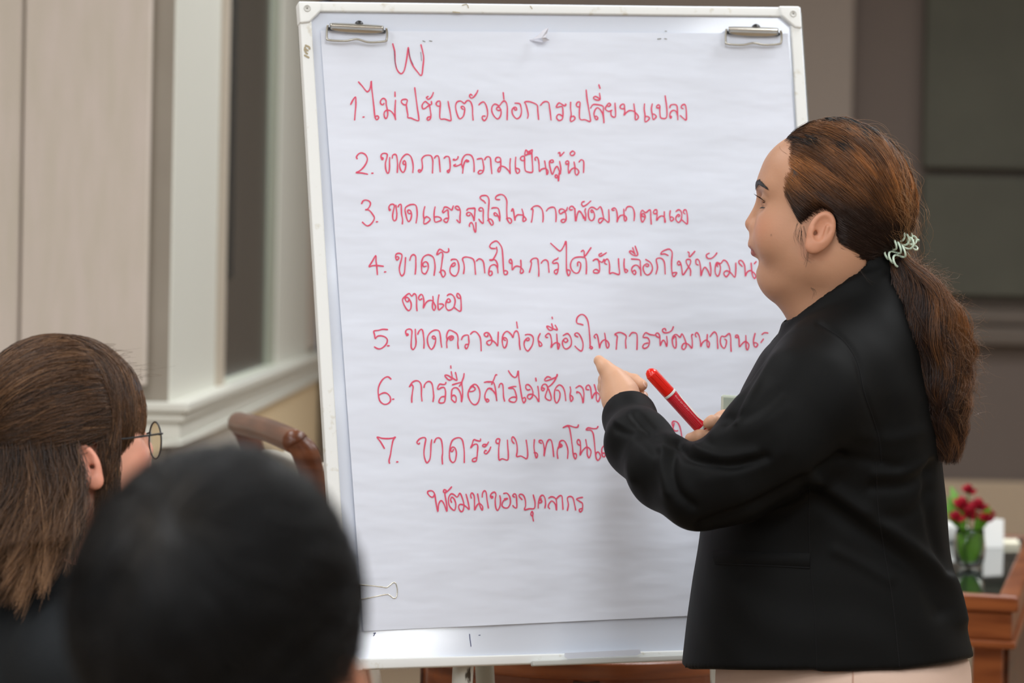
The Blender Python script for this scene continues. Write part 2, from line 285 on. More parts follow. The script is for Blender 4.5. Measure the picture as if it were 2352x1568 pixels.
WRITING = [
"901.9,100.8 906.5,119.9 907.6,142.9 912.1,160.7 920.3,169.4 926.9,164.5 931.3,150.5 935.1,127.6 937.7,108.4 940.2,127.6 946.6,148 958.1,164.5 967.8,173.5 971.3,153.1 972.9,132.7 970.3,117.3 966.7,102.8",
"805.5,239.7 810.5,229.7 816.4,222.6 817.1,232 817.1,241.9 815.8,257.4 814.4,275.6;835.2,269 834.5,268.8;823.2,188.3 832.1,198.2 839.8,208.2 844.2,210.7 848.4,206.5 851.1,196.6 852.4,186.1 853.3,199.9 855.8,220.9 858.6,246.3 861,268.4 865.2,275.3 869.6,270.1 866.9,266.2 863,267.3 860.8,270.1;881.8,237.5 879,240.8 874.6,238.6 873.5,233.1 877.4,227 881.8,226.2 886.2,230.9 886.8,239.7 889,250.7 890.4,261.8 888.4,270.1 885.7,272.3 882.9,268.4 882,260.7 884.6,255.2 890.6,253 897.3,255.2 903.4,261.8 906.7,268.4 908.3,274.8;908.3,230.3 907.4,244.1 907,257.4 907.8,268.4 908.3,274.5;907,211.5 907.2,221.8;932.1,241.4 926,239.7 921.6,234.2 923.8,229.2 931.5,228.1 935.4,230.9 933.2,239.7 934.3,250.7 936.5,264 936.5,270.1 943.7,271.2 952.6,275.1 961.2,277.1 961.4,268.4 958.1,246.3 955.3,224.2 952.3,201.6;983,221.5 979.1,224.2 983,228.1 989,224.8 992.9,218.7 995.1,212.6;990.4,233.1 991.2,238.6 987.9,240.8 982.4,237.5 976.9,233.1 972.4,236.4 969.1,243 970.8,249.6 975.8,249.1 982.4,244.1 986.3,243 987.9,253 989.6,264 987.9,272.9 983.5,276.2 980.7,274 982.4,269.5 987.9,267.9;1009.5,244.1 1004,243 1001.4,238.6 1004.5,233.1 1010,232.5 1011.1,239.7 1010.3,253 1010.6,272.3 1021.1,273.4 1034.4,277.3 1035.5,270.6 1033.2,255.2 1030.5,241.9 1029,233.1;1063.8,251.3 1059.9,248.5 1059.3,245.2 1063.2,244.1 1067.1,248.5 1066.5,257.4 1063.8,267.3 1056.6,272.9 1051.6,267.3 1047.2,253 1046.4,241.9 1049.9,234.2 1056.6,232 1061.6,234.2 1066.5,237.7 1071.5,232 1076.5,230.9 1081.5,235.3 1084.8,246.3 1085.3,261.8 1086.4,276;1084.2,219.2 1080.9,216.5 1078.1,220.9 1082.6,225.5 1088.6,222 1094.2,214.3 1097.3,207.6;1099.7,240.8 1105.2,235.8 1110.7,234.2 1115.2,239.7 1118.5,249.6 1119.8,261.8 1117.4,271.8 1111.9,277.1 1107.4,271.8 1108.5,266.8 1114.1,266.8;1150.5,251.9 1145,253.8 1140,250.7 1142.3,246.3 1146.7,246.9 1150.5,254.1 1150,264 1145.6,271.8 1140,272.3 1133.4,265.1 1129.3,255.2 1130.1,245.2 1135.6,239.1 1141.7,240.8 1146.7,243 1152.2,235.8 1157.7,231.7 1162.7,236.4 1164.9,246.3 1164.9,259.6 1164.4,275.1;1155.5,212.6 1157.2,228.1;1180.9,249.1 1182.6,253 1186.5,251.9 1184.8,246.9 1180.4,246.3 1176,251.9 1176.5,260.7 1182,269.5 1188.1,272.6 1194.8,267.3 1197.5,256.3 1195.9,244.1 1192.6,238 1182.6,236.9;1211.3,271.8 1213,264 1210.8,251.9 1207.5,239.7 1204.7,234.7 1212.4,233.1 1223.5,235.8 1233.5,241.9 1235.1,255.2 1236.8,274.5;1241.2,241.9 1246.7,235.8 1253.4,233.1 1260,236.4 1262.2,248.5 1263.9,261.8 1265.5,275.6;1300,240.2 1297,243.2 1290.9,240.2 1284.9,236.4 1281,238.6 1277.7,246.9 1290.4,244.7 1292.6,255.2 1292.6,267.3 1290.4,274.5 1283.2,276.7 1278.2,270.6 1280.4,264 1285.4,262.9 1292,267.3;1290,239.3 1293.8,242.5 1297.7,243.1 1298.9,238.7;1310.4,234.8 1310.2,248.9 1311.9,262.9 1310.4,269.3 1310.4,278.9 1317.4,276.3 1320.6,271.2 1316.8,266.7 1311,269.3;1331.5,245.7 1325.7,245.1 1323.4,240.6 1326.4,234.8 1331.5,234.6 1331.8,241.2 1330.6,256.5 1332.1,273.8 1343.6,275 1355.1,279.2 1355.3,269.3 1351.2,246.3 1348,225.9 1346.1,206.8;1356.3,248.2 1360.8,241.2 1367.8,239.9 1384.4,243.8 1385.4,256.5 1386.9,282;1386.6,276.9 1384.4,262.9 1378,251.4 1371.6,247.6 1366.5,252.7 1364.2,261.6 1366.5,271.8 1370.4,275 1372.9,270.6 1369.1,266.7 1366.5,268.6;1376.7,214.4 1378,228.5 1369.1,229.7 1362.7,225.3 1366.5,221.5 1372.9,224 1378,228.5;1375.2,194.7 1378,203.2;1405.4,253.3 1398.4,255.9 1392,252.7 1390.1,248.9 1393.3,242.5 1398.4,236.8 1402.2,240.6 1398.4,244.4 1394,243.1;1399.7,255.3 1403.5,255.3 1402.9,261.6 1405.4,267.4 1412.4,268.9 1413.7,261.6 1413.1,248.9 1412.4,236.8;1433.5,249.5 1426.5,249.5 1423.9,245.1 1427.8,239.9 1433.5,239.9 1434.1,248.9 1434.8,256.5 1432.9,264.8 1438.6,258.4 1445.6,254 1454.5,255.3 1461.6,261 1466,268 1463.5,273.8 1459,274.4 1458.4,261.6 1455.6,238.7;1480.1,238.7 1479.4,251.4 1481.3,264.2 1481.3,279.5 1488.3,276.3 1491.5,271.2 1486.4,267.4 1481.3,268;1497.9,238.7 1496,250.2 1497.9,262.9 1499.8,274.4 1505.6,270.6 1506.8,266.7 1502.4,262.3 1497.9,262.3;1515.1,247.6 1508.8,247.6 1508.1,243.8 1511.9,240.6 1515.1,243.8 1515.1,254 1516.4,268 1519.6,271.6 1528.5,271.8 1531.7,264.2 1531.1,246.3 1527.5,220.2;1538.1,247.6 1540,241.9 1546.4,239.9 1554,242.5 1555.9,256.5 1556.6,275;1556.6,266.7 1552.8,256.5 1546.4,253.3 1540,257.8 1538.1,266.7 1540,271.8 1541.9,268 1538.7,266.7;1568.7,249.5 1564.2,247 1566.8,241.2 1573.2,240.6 1575.7,251.4 1576.4,264.2 1575.7,275.7 1569.3,271.8 1562.3,265.5",
"820.1,364.7 818.6,360.1 823.8,353.2 830.7,351.2 838.7,354.9 843.3,363 842.1,372.1 835.3,383.6 826.1,392.2 817.5,396.5 829.5,397.1 843.9,399.9;855.3,398 854.8,397.7;876.6,361.8 880,363 877.7,367 874.9,358.9 877.7,353.2 884.6,352.1 889.2,354.9 888.1,363 885.2,374.4 885.8,388.2 889.2,397.4 892.7,396.2 894.4,385.9 894.4,372.1 894.9,361.8;900.7,363.5 901.8,356.6 907.6,354.3 911,359.5 912.7,374.4 912.7,385.9 912.2,396.2;931.7,377.9 926.5,377.3 925.9,372.1 928.8,368.7 931.7,374.4 931.1,385.9 927.7,394.5 923.6,395.1 919.1,388.2 917.7,377.9 921.9,365.3 929.4,356.1 936.3,354.3 943.2,359.5 947.2,371 948.7,383.6 947.8,396.2;968.4,391.7 962.7,389.9 960.6,392.8 963.8,395.7 968.4,390.5 970.1,383.6 969.3,373.3 968.8,365.3 974.2,358.4 982.2,356.3 990.2,358.4 993.7,368.7 993.7,381.3 993.1,397.4;997.7,363.5 1000.6,358.9 1005.2,357.8 1008,363 1009.5,376.7 1010.9,394.5;1019.8,363.5 1023.5,359.5 1030.4,360.1 1032.7,367.6 1033.9,381.3 1032.7,391.7 1029.8,396.2 1027,392.8 1031.6,389.4;1052.2,359.5 1050.5,364.7 1045.3,367.6 1040.7,367 1043,365.3;1058.5,376.7 1052.2,380.2 1045.3,381.6 1041.9,379.6 1046.5,377.3;1071.5,366.9 1076.6,370.1 1071.5,371.4 1070.2,367.5 1066.4,373.3 1063.8,383.5 1062.3,397.5;1063.2,388.6 1060,377.1 1061.9,365.6 1067.7,356.7 1075.3,354.8 1083,358 1087.4,368.2 1088.7,380.9 1088.7,394.3;1095.7,365.6 1102.1,364.1 1107.2,365 1109.7,375.8 1111,386 1108.5,395.6 1100.8,399.4 1098,396.2 1102.1,391.1 1109.1,392.4;1112.9,366.9 1116.8,361.1 1121.9,359.9 1126.3,364.3 1127.6,379.6 1129.5,398.8;1149.3,370.7 1142.9,372.6 1137.8,369.4 1139.1,363.1 1144.2,361.1 1149.3,364.3 1149.9,377.1 1149.3,388.6 1146.7,394.9 1143.5,393 1145.5,385.4 1151.8,381.6 1159.5,384.1 1167.1,391.1 1171.6,398.8;1172.2,364.3 1171,378.4 1171.6,398.1;1184.4,361.1 1183.5,375.8 1184.4,391.1 1187.6,398.1 1192.7,394.9 1192,388.6 1185,386;1204.1,368.8 1197.8,368.2 1195.2,363.7 1198.4,359.2 1204.1,359.9 1204.8,373.3 1205.4,387.3 1208.6,393.7 1222,395.6 1223.3,386 1222,368.2 1221.4,352.9;1221.4,352.9 1212.4,354.1 1205.4,356.7 1207.3,344.6 1212.4,348.4 1217.5,346.5 1222.6,343.9 1220.7,352.9;1211.1,347.8 1212.4,352.9 1215,351.6 1216.9,349 1218.8,352.9;1229.6,368.2 1228.4,363.7 1232.2,360.5 1236,365.6 1237.9,378.4 1238.6,393.7 1243.7,388.6 1252.6,386.7 1257.7,391.1 1258.3,396.2 1255.8,400.7 1254.5,391.1 1250.7,369.4;1262.8,368.8 1265.4,373.3 1270.5,372 1269.2,367.5 1263.4,368.8 1261.5,374.5 1264.1,388.6 1268.5,400.7 1274.3,387.3 1279.4,382.2 1283.2,389.8 1286.4,399.4;1285.1,370.7 1287.7,386 1286.8,399.4;1279.4,407.1 1276.2,408.3 1274.9,403.2 1278.8,402 1281.3,409 1282.6,416 1283.9,397.5;1281.9,351.6 1285.8,350.3 1286.4,358.6 1295.3,349.7;1304.9,375.8 1300.4,377.1 1299.2,372 1303,369.4 1306.2,373.3 1304.9,386 1306.2,398.1 1311.3,389.8 1318.9,385.4 1326.6,389.2 1329.1,395.6 1324.7,402 1320.8,397.5 1320.2,383.5 1318.3,372;1315.1,346.5 1309.4,351.6 1311.3,356.7 1317.7,356 1319.9,350.3 1315.1,346.5;1329.8,372 1334.2,366.9 1340,370.1 1340.6,382.2 1340,396.2",
"830.3,467.7 833.8,461.4 840.1,459.3 847.6,462 850.8,467.7 848.1,475.2 843,480.9 838.4,481.5 845.8,482.1 851.6,486.7 857.3,494.7 859.6,500.4 857.3,507.3 851,515.4 844.1,518.6 838.4,515.9 832.1,510.2;865.3,509 865.7,509.6;895.2,483.8 893.5,480.9 896.9,480.9 894.6,483.2 893.5,479.8 893.5,474 897.5,469.4 903.8,469.4 905.5,474 903.2,484.4 901.7,494.7 902.7,503.9 906.1,507.1 910.1,502.7 911.3,491.2 910.1,480.9 909,471.2;914.1,475.2 916.4,470.6 921,469.4 921.6,480.9 922.2,492.4 924.5,503.9 923.9,514.2;942.3,490.1 938.2,490.1 935.9,485.5 938.2,482.1 942.8,484.4 945.1,492.4 943.4,502.7 938.8,509 934.8,503.9 931.9,492.4 930,483.2 931.9,475.8 940.5,470.6 949.7,469.4 955.5,472.9 957.5,483.2 957.8,495.8 955.5,511.9;975.5,474.6 973.3,483.2 972.4,494.7 973.8,503.9 973.3,513.6 980.7,511.9 987.6,505 985.3,500.4 979.6,497.6 974.4,501.6;999.1,475.2 997.4,484.4 996.8,497 999.1,509.6 1008.3,507.9 1013.4,505 1011.1,499.9 1004.8,497.6 999.1,498.1;1041,472.9 1038.7,479.8 1037,482.6 1032.4,479.2 1026.6,475.8 1020.3,475.8 1018.6,480.9 1016.3,484.9 1018,488.4 1023.2,484.4 1028.4,482.1 1029.5,492.4 1030.1,501.6 1026.6,510.2 1022,509.6 1019.2,505.6 1023.2,501.6 1029.5,501;1055.9,482.1 1050.7,481.5 1045.6,477.5 1046.7,474 1051.9,474 1055.9,479.8 1057.1,486.7 1056.2,499.3 1056.5,510.8 1053,509.6 1049,505;1072,483.2 1073.7,479.8 1078.3,478.6 1089.2,478.4 1090,478.6;1072.3,482.6 1074,479.8 1080.3,478.6 1090.1,478 1090.4,486.7 1088.9,507.3 1087.2,500.4 1082.6,491.2 1078,487.8 1073.4,488.4 1071.4,491.8 1073.4,495.3 1077.5,495.3 1079.2,493.5;1078.6,519.9 1077.5,517.7 1079.8,512.5 1083.2,511.3 1086.6,517.7 1088.9,528 1091.6,533.2 1093,526.8 1092.7,510.8;1105.6,484.4 1102.1,484.4 1099.8,480.9 1102.7,476.9 1107.9,478 1109.9,484.4 1109.6,497 1109.6,512.5 1104.4,509.6 1099.6,503.3;1114.8,466.6 1111.3,462 1105.6,458.5 1102.4,453.9 1105.6,449.9 1114.8,448.8 1120.5,452.2 1123,460.3 1122.2,475.2 1121.1,490.1 1121.7,503.9 1125.1,511.9 1129.7,517.1 1132.6,513.1 1130.3,506.2 1125.1,502.7 1119.9,506.4;1129.1,478.6 1132.6,477.2 1141.2,477.2 1145.2,480.9 1146.9,489 1148.3,499.3 1147.5,507.9 1145.8,500.4 1142.3,493.5 1137.7,488.7 1134.5,490.1 1136,494.7 1141.2,495.8;1147.5,458.5 1140,458 1137.7,455.1 1140.6,449.9 1148.1,446.7 1154.9,447.6 1160.7,453.4 1163.9,462.6 1163.6,478.6 1164.1,497 1165.3,505 1171,512.8 1174.5,509.6 1173.9,503.9 1169.3,500.4 1163,502.2;1175,484.9 1176.2,479.8 1178.5,480.3 1180.2,490.1 1182.5,506.7 1183.6,499.3 1188.2,493.5 1194.6,493.3 1200.9,494.7 1207.8,502.7 1206,506.7 1201.4,508.5 1200.9,503.9 1201.8,492.4 1198.6,480.3;1220.4,510.2 1222.4,499.3 1223.8,480.9 1219.8,480.9 1224.4,475.2 1230.7,472.7 1237.6,473.5 1243.9,479.8 1246.8,489 1247.4,501.6 1246.6,509.6;1254.8,484.4 1259.4,478.6 1266.9,475.8 1273.2,476.9 1276.1,484.4 1277.2,497 1276.6,509;1303,476.3 1301.3,482.1 1298.4,484.4 1292.7,480.3 1287,480.3 1284.1,484.4 1285.2,490.1 1288.7,490.7 1293.3,487.2 1298.4,487.8 1300.2,497 1299.6,505 1295.6,510.2 1290.4,510.2 1288.7,506.2 1293.9,503.3 1300.2,505;1314.5,481.5 1309.3,482.1 1307.6,478 1311.1,473.8 1315.7,474.6 1319.7,480.9 1320.8,492.4 1322,507.3 1324.3,499.3 1327.1,487.8 1331.2,484.9 1336.3,491.2 1340,501.6;1320,478.6 1321.7,507.3 1324,499.3 1327.5,487.8 1330.9,484.9 1337.2,492.4 1342.4,500.4 1344.1,506.7 1345.3,494.7 1343.5,484.4 1344.7,479.2;1341.8,462.6 1337.2,464.3 1335.5,468.9 1339.5,473.8 1347.6,469.4 1356.7,461.6;1360.2,487.8 1357.3,486.7 1357.3,483.2 1360.2,482.6 1364.2,489 1365.3,497 1363,503.9 1358.5,506.7 1353.9,503.9 1351.2,494.7 1351.6,483.2 1355.6,476.9 1362.5,476.3 1371.1,481.1 1378,474.6 1382,480.9 1384.3,491.2 1386,501.6 1382,508.5 1377.4,512.1 1374.5,508.5 1376.2,502.7 1382.6,501 1388.9,503.9 1397.5,510.8 1398.6,499.3 1397.8,481.5;1410.7,482.6 1406.7,483.2 1405.5,480.3 1410.7,477.5 1414.7,480.9 1417,490.1 1417.6,500.4 1417,510.2 1419.9,501.6 1424.5,495.3 1432.5,494.1 1437.7,498.1 1438.8,503.9 1435.9,507.6 1433.6,503.9 1433.1,492.4 1432.5,480.3;1436.5,483.8 1439.4,476.3 1445.1,474 1452,476.3 1456,484.4 1457.2,494.7 1456,506.7;1479,498.1 1474.4,495.8 1473.3,493.5 1476.7,490.1 1480.7,493.5 1481.3,500.4 1475.5,510.2 1472.7,505 1471.5,490.1 1475,482.6 1482.4,488.4 1491,482.1 1493.9,484.4 1494.5,499.3 1495.6,514.8;1508.3,490.1 1502.5,490.7 1500.5,487.2 1503.7,482.1 1508.3,482.6 1508.8,494.7 1507.7,506.2 1512.9,499.3 1519.2,495.8 1525.5,498.7 1527.8,508.5 1526.6,510.2 1526.1,503.9 1525.5,486.1;1539.3,483.8 1538.1,494.7 1540.4,507.3 1545.6,505 1546.7,501.6 1543.3,498.1 1538.7,499.3;1558.2,497.6 1561.1,494.7 1557.6,492.4 1553,497.6 1551.9,503.9 1557.6,510.8 1563.4,506.2 1565.7,495.8 1563.9,485.5 1558.2,481.5 1552.5,485.5;1572.6,491.2 1569.1,487.2 1571.4,482.1 1575.4,482.6 1577.7,490.1 1578.9,501.6 1578.3,514.2 1572.6,510.8 1566.8,505.6",
"880.2,611.4 864.1,609.5 853.8,610.4 847.5,612.2 854.9,600.1 863,586.6 863.5,600.1 865.3,613.9 866.6,630.5;884,624.2 884.8,624.6;908.9,590.3 913.5,589.2 915.8,592.6 911.7,597.2 908.6,592.1 909.5,584 915.8,581.5 922.7,584.6 922.1,594.4 918.1,609.3 917.1,619.6 919.2,628.8 923.2,633.4 928.4,626.5 930.1,609.3 931.3,591.5;941,597.8 943.9,588.6 949.1,584.6 954.2,588.6 954.8,600.1 954.8,613.9 953.4,629.4;978.9,611 973.2,612.2 970.9,608.7 972.6,603.5 977.2,601 982.3,604.7 983.5,615 980.1,624.2 976,628.8 969.7,625.9 968,616.2 968.3,601.2 972,590.9 978.9,585.8 985.8,585.2 993.8,589.8 997.3,597.8 999,613.9 996.7,632.2;1030,570.8 1030.6,576 1027.1,579.4 1020.2,578.3 1009.3,572.3 1003,585.2 1013.3,578.9 1016.8,584 1015.6,595.5 1013.9,609.3 1012.2,623.1 1014.5,632.2 1017.9,636.3 1022.5,629.9 1020.8,623.1 1015.6,620.2 1009.3,625.4;1036.9,610.4 1040.9,611.6 1045.5,607.6 1043.8,603.5 1038,607 1034,615 1033.4,624.2 1038.6,631.7 1046.6,633.2 1052.4,624.2 1053.8,611.6 1051.2,600.1 1046.6,595.5 1038.6,595.5 1035.7,597.8;1064.4,628.2 1066.1,616.2 1065,604.7 1062.1,594.4 1067.3,590.3 1076.5,590.9 1085.7,594.4 1089.7,602.4 1090.8,613.9 1092,629.9;1094.3,599 1099.4,594.4 1104,594.9 1109.2,599;1100,594.3 1105.4,596 1110.2,602.1 1112,613 1113.2,626.6;1143.5,626.6 1142.2,615.7 1138.1,608.9 1132,607.9 1125.9,611.7 1123.1,619.8 1122.4,629.4 1125.9,632.8 1129.9,629.4 1129.3,623.2 1125.2,622.6 1123.1,625.3;1142.9,614.4 1142.2,606.2 1136.7,596.7 1123.8,596.7 1130.6,597.4 1138.1,585.8 1141.5,576.3 1140.1,567.4;1137.4,570.6 1128.6,570.2 1124.5,566.1 1128.6,558.6 1138.8,553.4 1146.3,558.6 1152.4,569.5 1154.4,585.8 1156.5,621.2 1158.5,630 1163.9,629.4 1165.3,623.9 1161.2,621.2 1156.5,622.6;1174.1,604.9 1170.1,602.8 1169.4,598.1 1172.8,595.3 1175.9,602.1 1176.2,619.8 1181.6,613 1188.4,611 1196.6,614.4 1202,622.6 1198,627.3 1194.6,625.3 1196.6,613 1195.9,597.4;1215.6,625.3 1219.7,610.3 1220.4,602.8 1218.4,600.1 1222.4,594.7 1229.3,592.6 1234.7,595.3 1236.1,604.9 1237.4,621.2 1237.1,634.1;1242.9,604.2 1246.9,598.7 1253.7,596.7 1258.5,602.1 1259.9,615.7 1260.8,625.3;1281.6,591.9 1279.6,594.7 1272.8,597.4 1268.7,602.8 1272.1,604.9 1279.6,603.5 1282.3,610.3 1281,622.6 1277.6,629.1 1272.8,625.3 1274.8,620.5 1281.6,618.5;1264.6,558.6 1274.1,567.4 1283.7,575.6 1289.1,574.3 1295.9,562.7 1299.7,553.8 1300.7,572.2 1300.7,599.4 1301.4,621.2 1305.4,633.4 1309.5,625.3 1307.5,620.5 1302,619.8;1326.5,610.3 1326.5,603.5 1329.9,601.5 1333.7,606.2 1332,618.5 1327.2,626.6 1319,626 1311.6,617.1 1310.2,606.2 1315,595.3 1324.5,590.6 1340.8,590.6 1345.6,596.7 1346.9,613 1346.3,628.7;1334.7,577.7 1338.8,574.9 1341.5,578.3 1342.9,588.5 1357.1,568.8;1387.1,595.3 1383,602.1 1376.2,599.4 1368.7,594.7 1361.2,599.4 1366.7,596 1372.8,595.3 1376.2,606.2 1376.9,621.2 1373.5,626.6 1363.9,626 1363.3,621.2 1369.4,618.5 1375.5,623.2;1381.6,581.5 1375.5,584.5 1377.6,588.5 1385,585.1 1392.5,580.4;1393.2,606.9 1389.1,604.9 1389.1,598.7 1394.6,594.7 1398.6,600.8 1400,613 1400,628 1407.5,626 1420,630.7;1400,628.3 1407.3,626.1 1420.5,630.5 1422.7,625.4 1421.3,612.2 1420.2,593.9;1433.7,594.3 1433,609.3 1435.9,625.4 1441.8,621.7 1436.7,618.1;1449.9,594.6 1468.2,596.8 1470.4,607.8 1471.9,632.7;1471.1,619.5 1464.5,610 1457.2,609.3 1451.3,615.1 1451.3,623.9 1457.2,630.5 1460.1,625.4 1457.2,620.3 1452.8,623.9;1452.8,568.9 1457.9,583.6;1458.7,565.3 1464.5,585.1 1454.3,585.8 1445.5,578.5 1449.9,576.3 1458.7,583.6;1482.9,610.7 1487.3,612.2 1489.5,608.5 1485.1,605.6 1478.5,610 1477,618.1 1481.4,628.3 1488,631.3 1495.3,625.4 1498.3,615.1 1493.9,603.4 1482.9,595.8;1506.3,629.1 1510,613.7 1507.1,596.1 1514.4,592.4 1521.7,595.3 1526.1,604.9 1527.6,629.1;1534.2,586.5 1526.1,582.9 1517.3,583.6 1521.7,577 1534.9,571.9 1541.5,575.5 1543.8,582.9 1542.3,599 1542.3,616.6 1544.5,631.3 1548.2,634.9 1554,626.9 1551.1,625.4 1544.5,626.9;1562.1,607.1 1557.7,608.5 1555.5,603.4 1559.2,599.7 1563.6,606.3 1565.8,618.1 1568,631.3 1576,621 1584.8,606.3 1585.6,597.5 1579.7,595.3 1575.3,599 1579,609.3 1585.6,619.5 1585.6,632.7;1579.7,578.5 1582.6,580.7 1583.4,590.2 1595.8,577;1603.2,608.5 1598.8,606.3 1598,597.5 1601.7,595.3 1606.1,600.5 1609,616.6 1609.8,633.5 1614.2,619.5 1619.3,613.7 1625.9,622.5 1631,634.2 1632.5,619.5 1630.3,602.7;1628.8,581.4 1622.2,585.1 1624.4,592.4 1633.2,593.4 1641.3,587.3 1646.4,580.7;1647.9,612.2 1646.4,607.8 1650.8,605.6 1654.5,613.7 1652.3,628.3 1647.9,634.2 1642.8,626.9 1642.8,612.2 1646.4,602.7 1655.2,604.9 1661.1,597.5 1668.4,600.5 1674.3,612.2 1675.8,623.9 1668.4,635.4 1662.6,629.8 1664,623.9 1669.9,621.7 1678.7,626.9 1687.5,636.4 1689.7,621 1689.7,604.1;1704.4,611.5 1697.8,604.9 1697,599 1702.9,598.3 1708.8,606.3 1711,618.1 1711.7,634.2 1715.4,625.4 1722.7,621 1728.6,623.9 1735.9,632.7 1733,639.3 1727.8,631.3 1724.9,604.1;1732.2,605.6 1736.6,600.5",
"939.3,687.2 937.2,692.3 933.1,692 930.4,686.5 932.4,683.1 937.2,683.8 942,690.6 944.4,698.8 943.3,708.3 938.9,713.1 933.1,709 927,698.1 924.3,687.9 929.7,681.1 939.3,673.9 945.4,680.1 950.8,674.3 955.6,678.4 956.6,689.3 956.6,702.2 957.6,713.4;968.8,685.9 964.4,688.6 961.7,686.5 962,681.1 966.5,676 970.5,678.4 972.9,687.2 973.3,695.4 971.9,708 978,695.4 985.5,689.9 993,690.6 997.8,698.1 1000.1,704.9 997.1,712.7 993.3,707.6 993.3,696.7 994.7,690.6 994,680.7;1008,677 1005.9,689.3 1005.6,700.8 1007.6,711.4 1014.8,706.3 1018.8,701.2 1015.4,698.1 1009,697.8;1027,692.7 1028.4,694.4 1033.8,692.7 1032.4,687.2 1029,686.2 1025.6,690.6 1023.6,698.1 1024.3,706.3 1028.4,712 1035.2,711.4 1041.3,706.3 1044.4,698.1 1045,688.6 1041.3,679.7 1035.2,675.3 1029.7,676.3 1027,679;1057.3,684.8 1052.2,684.1 1049.1,679 1050.1,673.9 1053.5,675 1057.3,681.1 1058.6,690.6 1059,700.8 1058.6,712.4 1054.9,714.4 1049.5,711 1043.7,706.3",
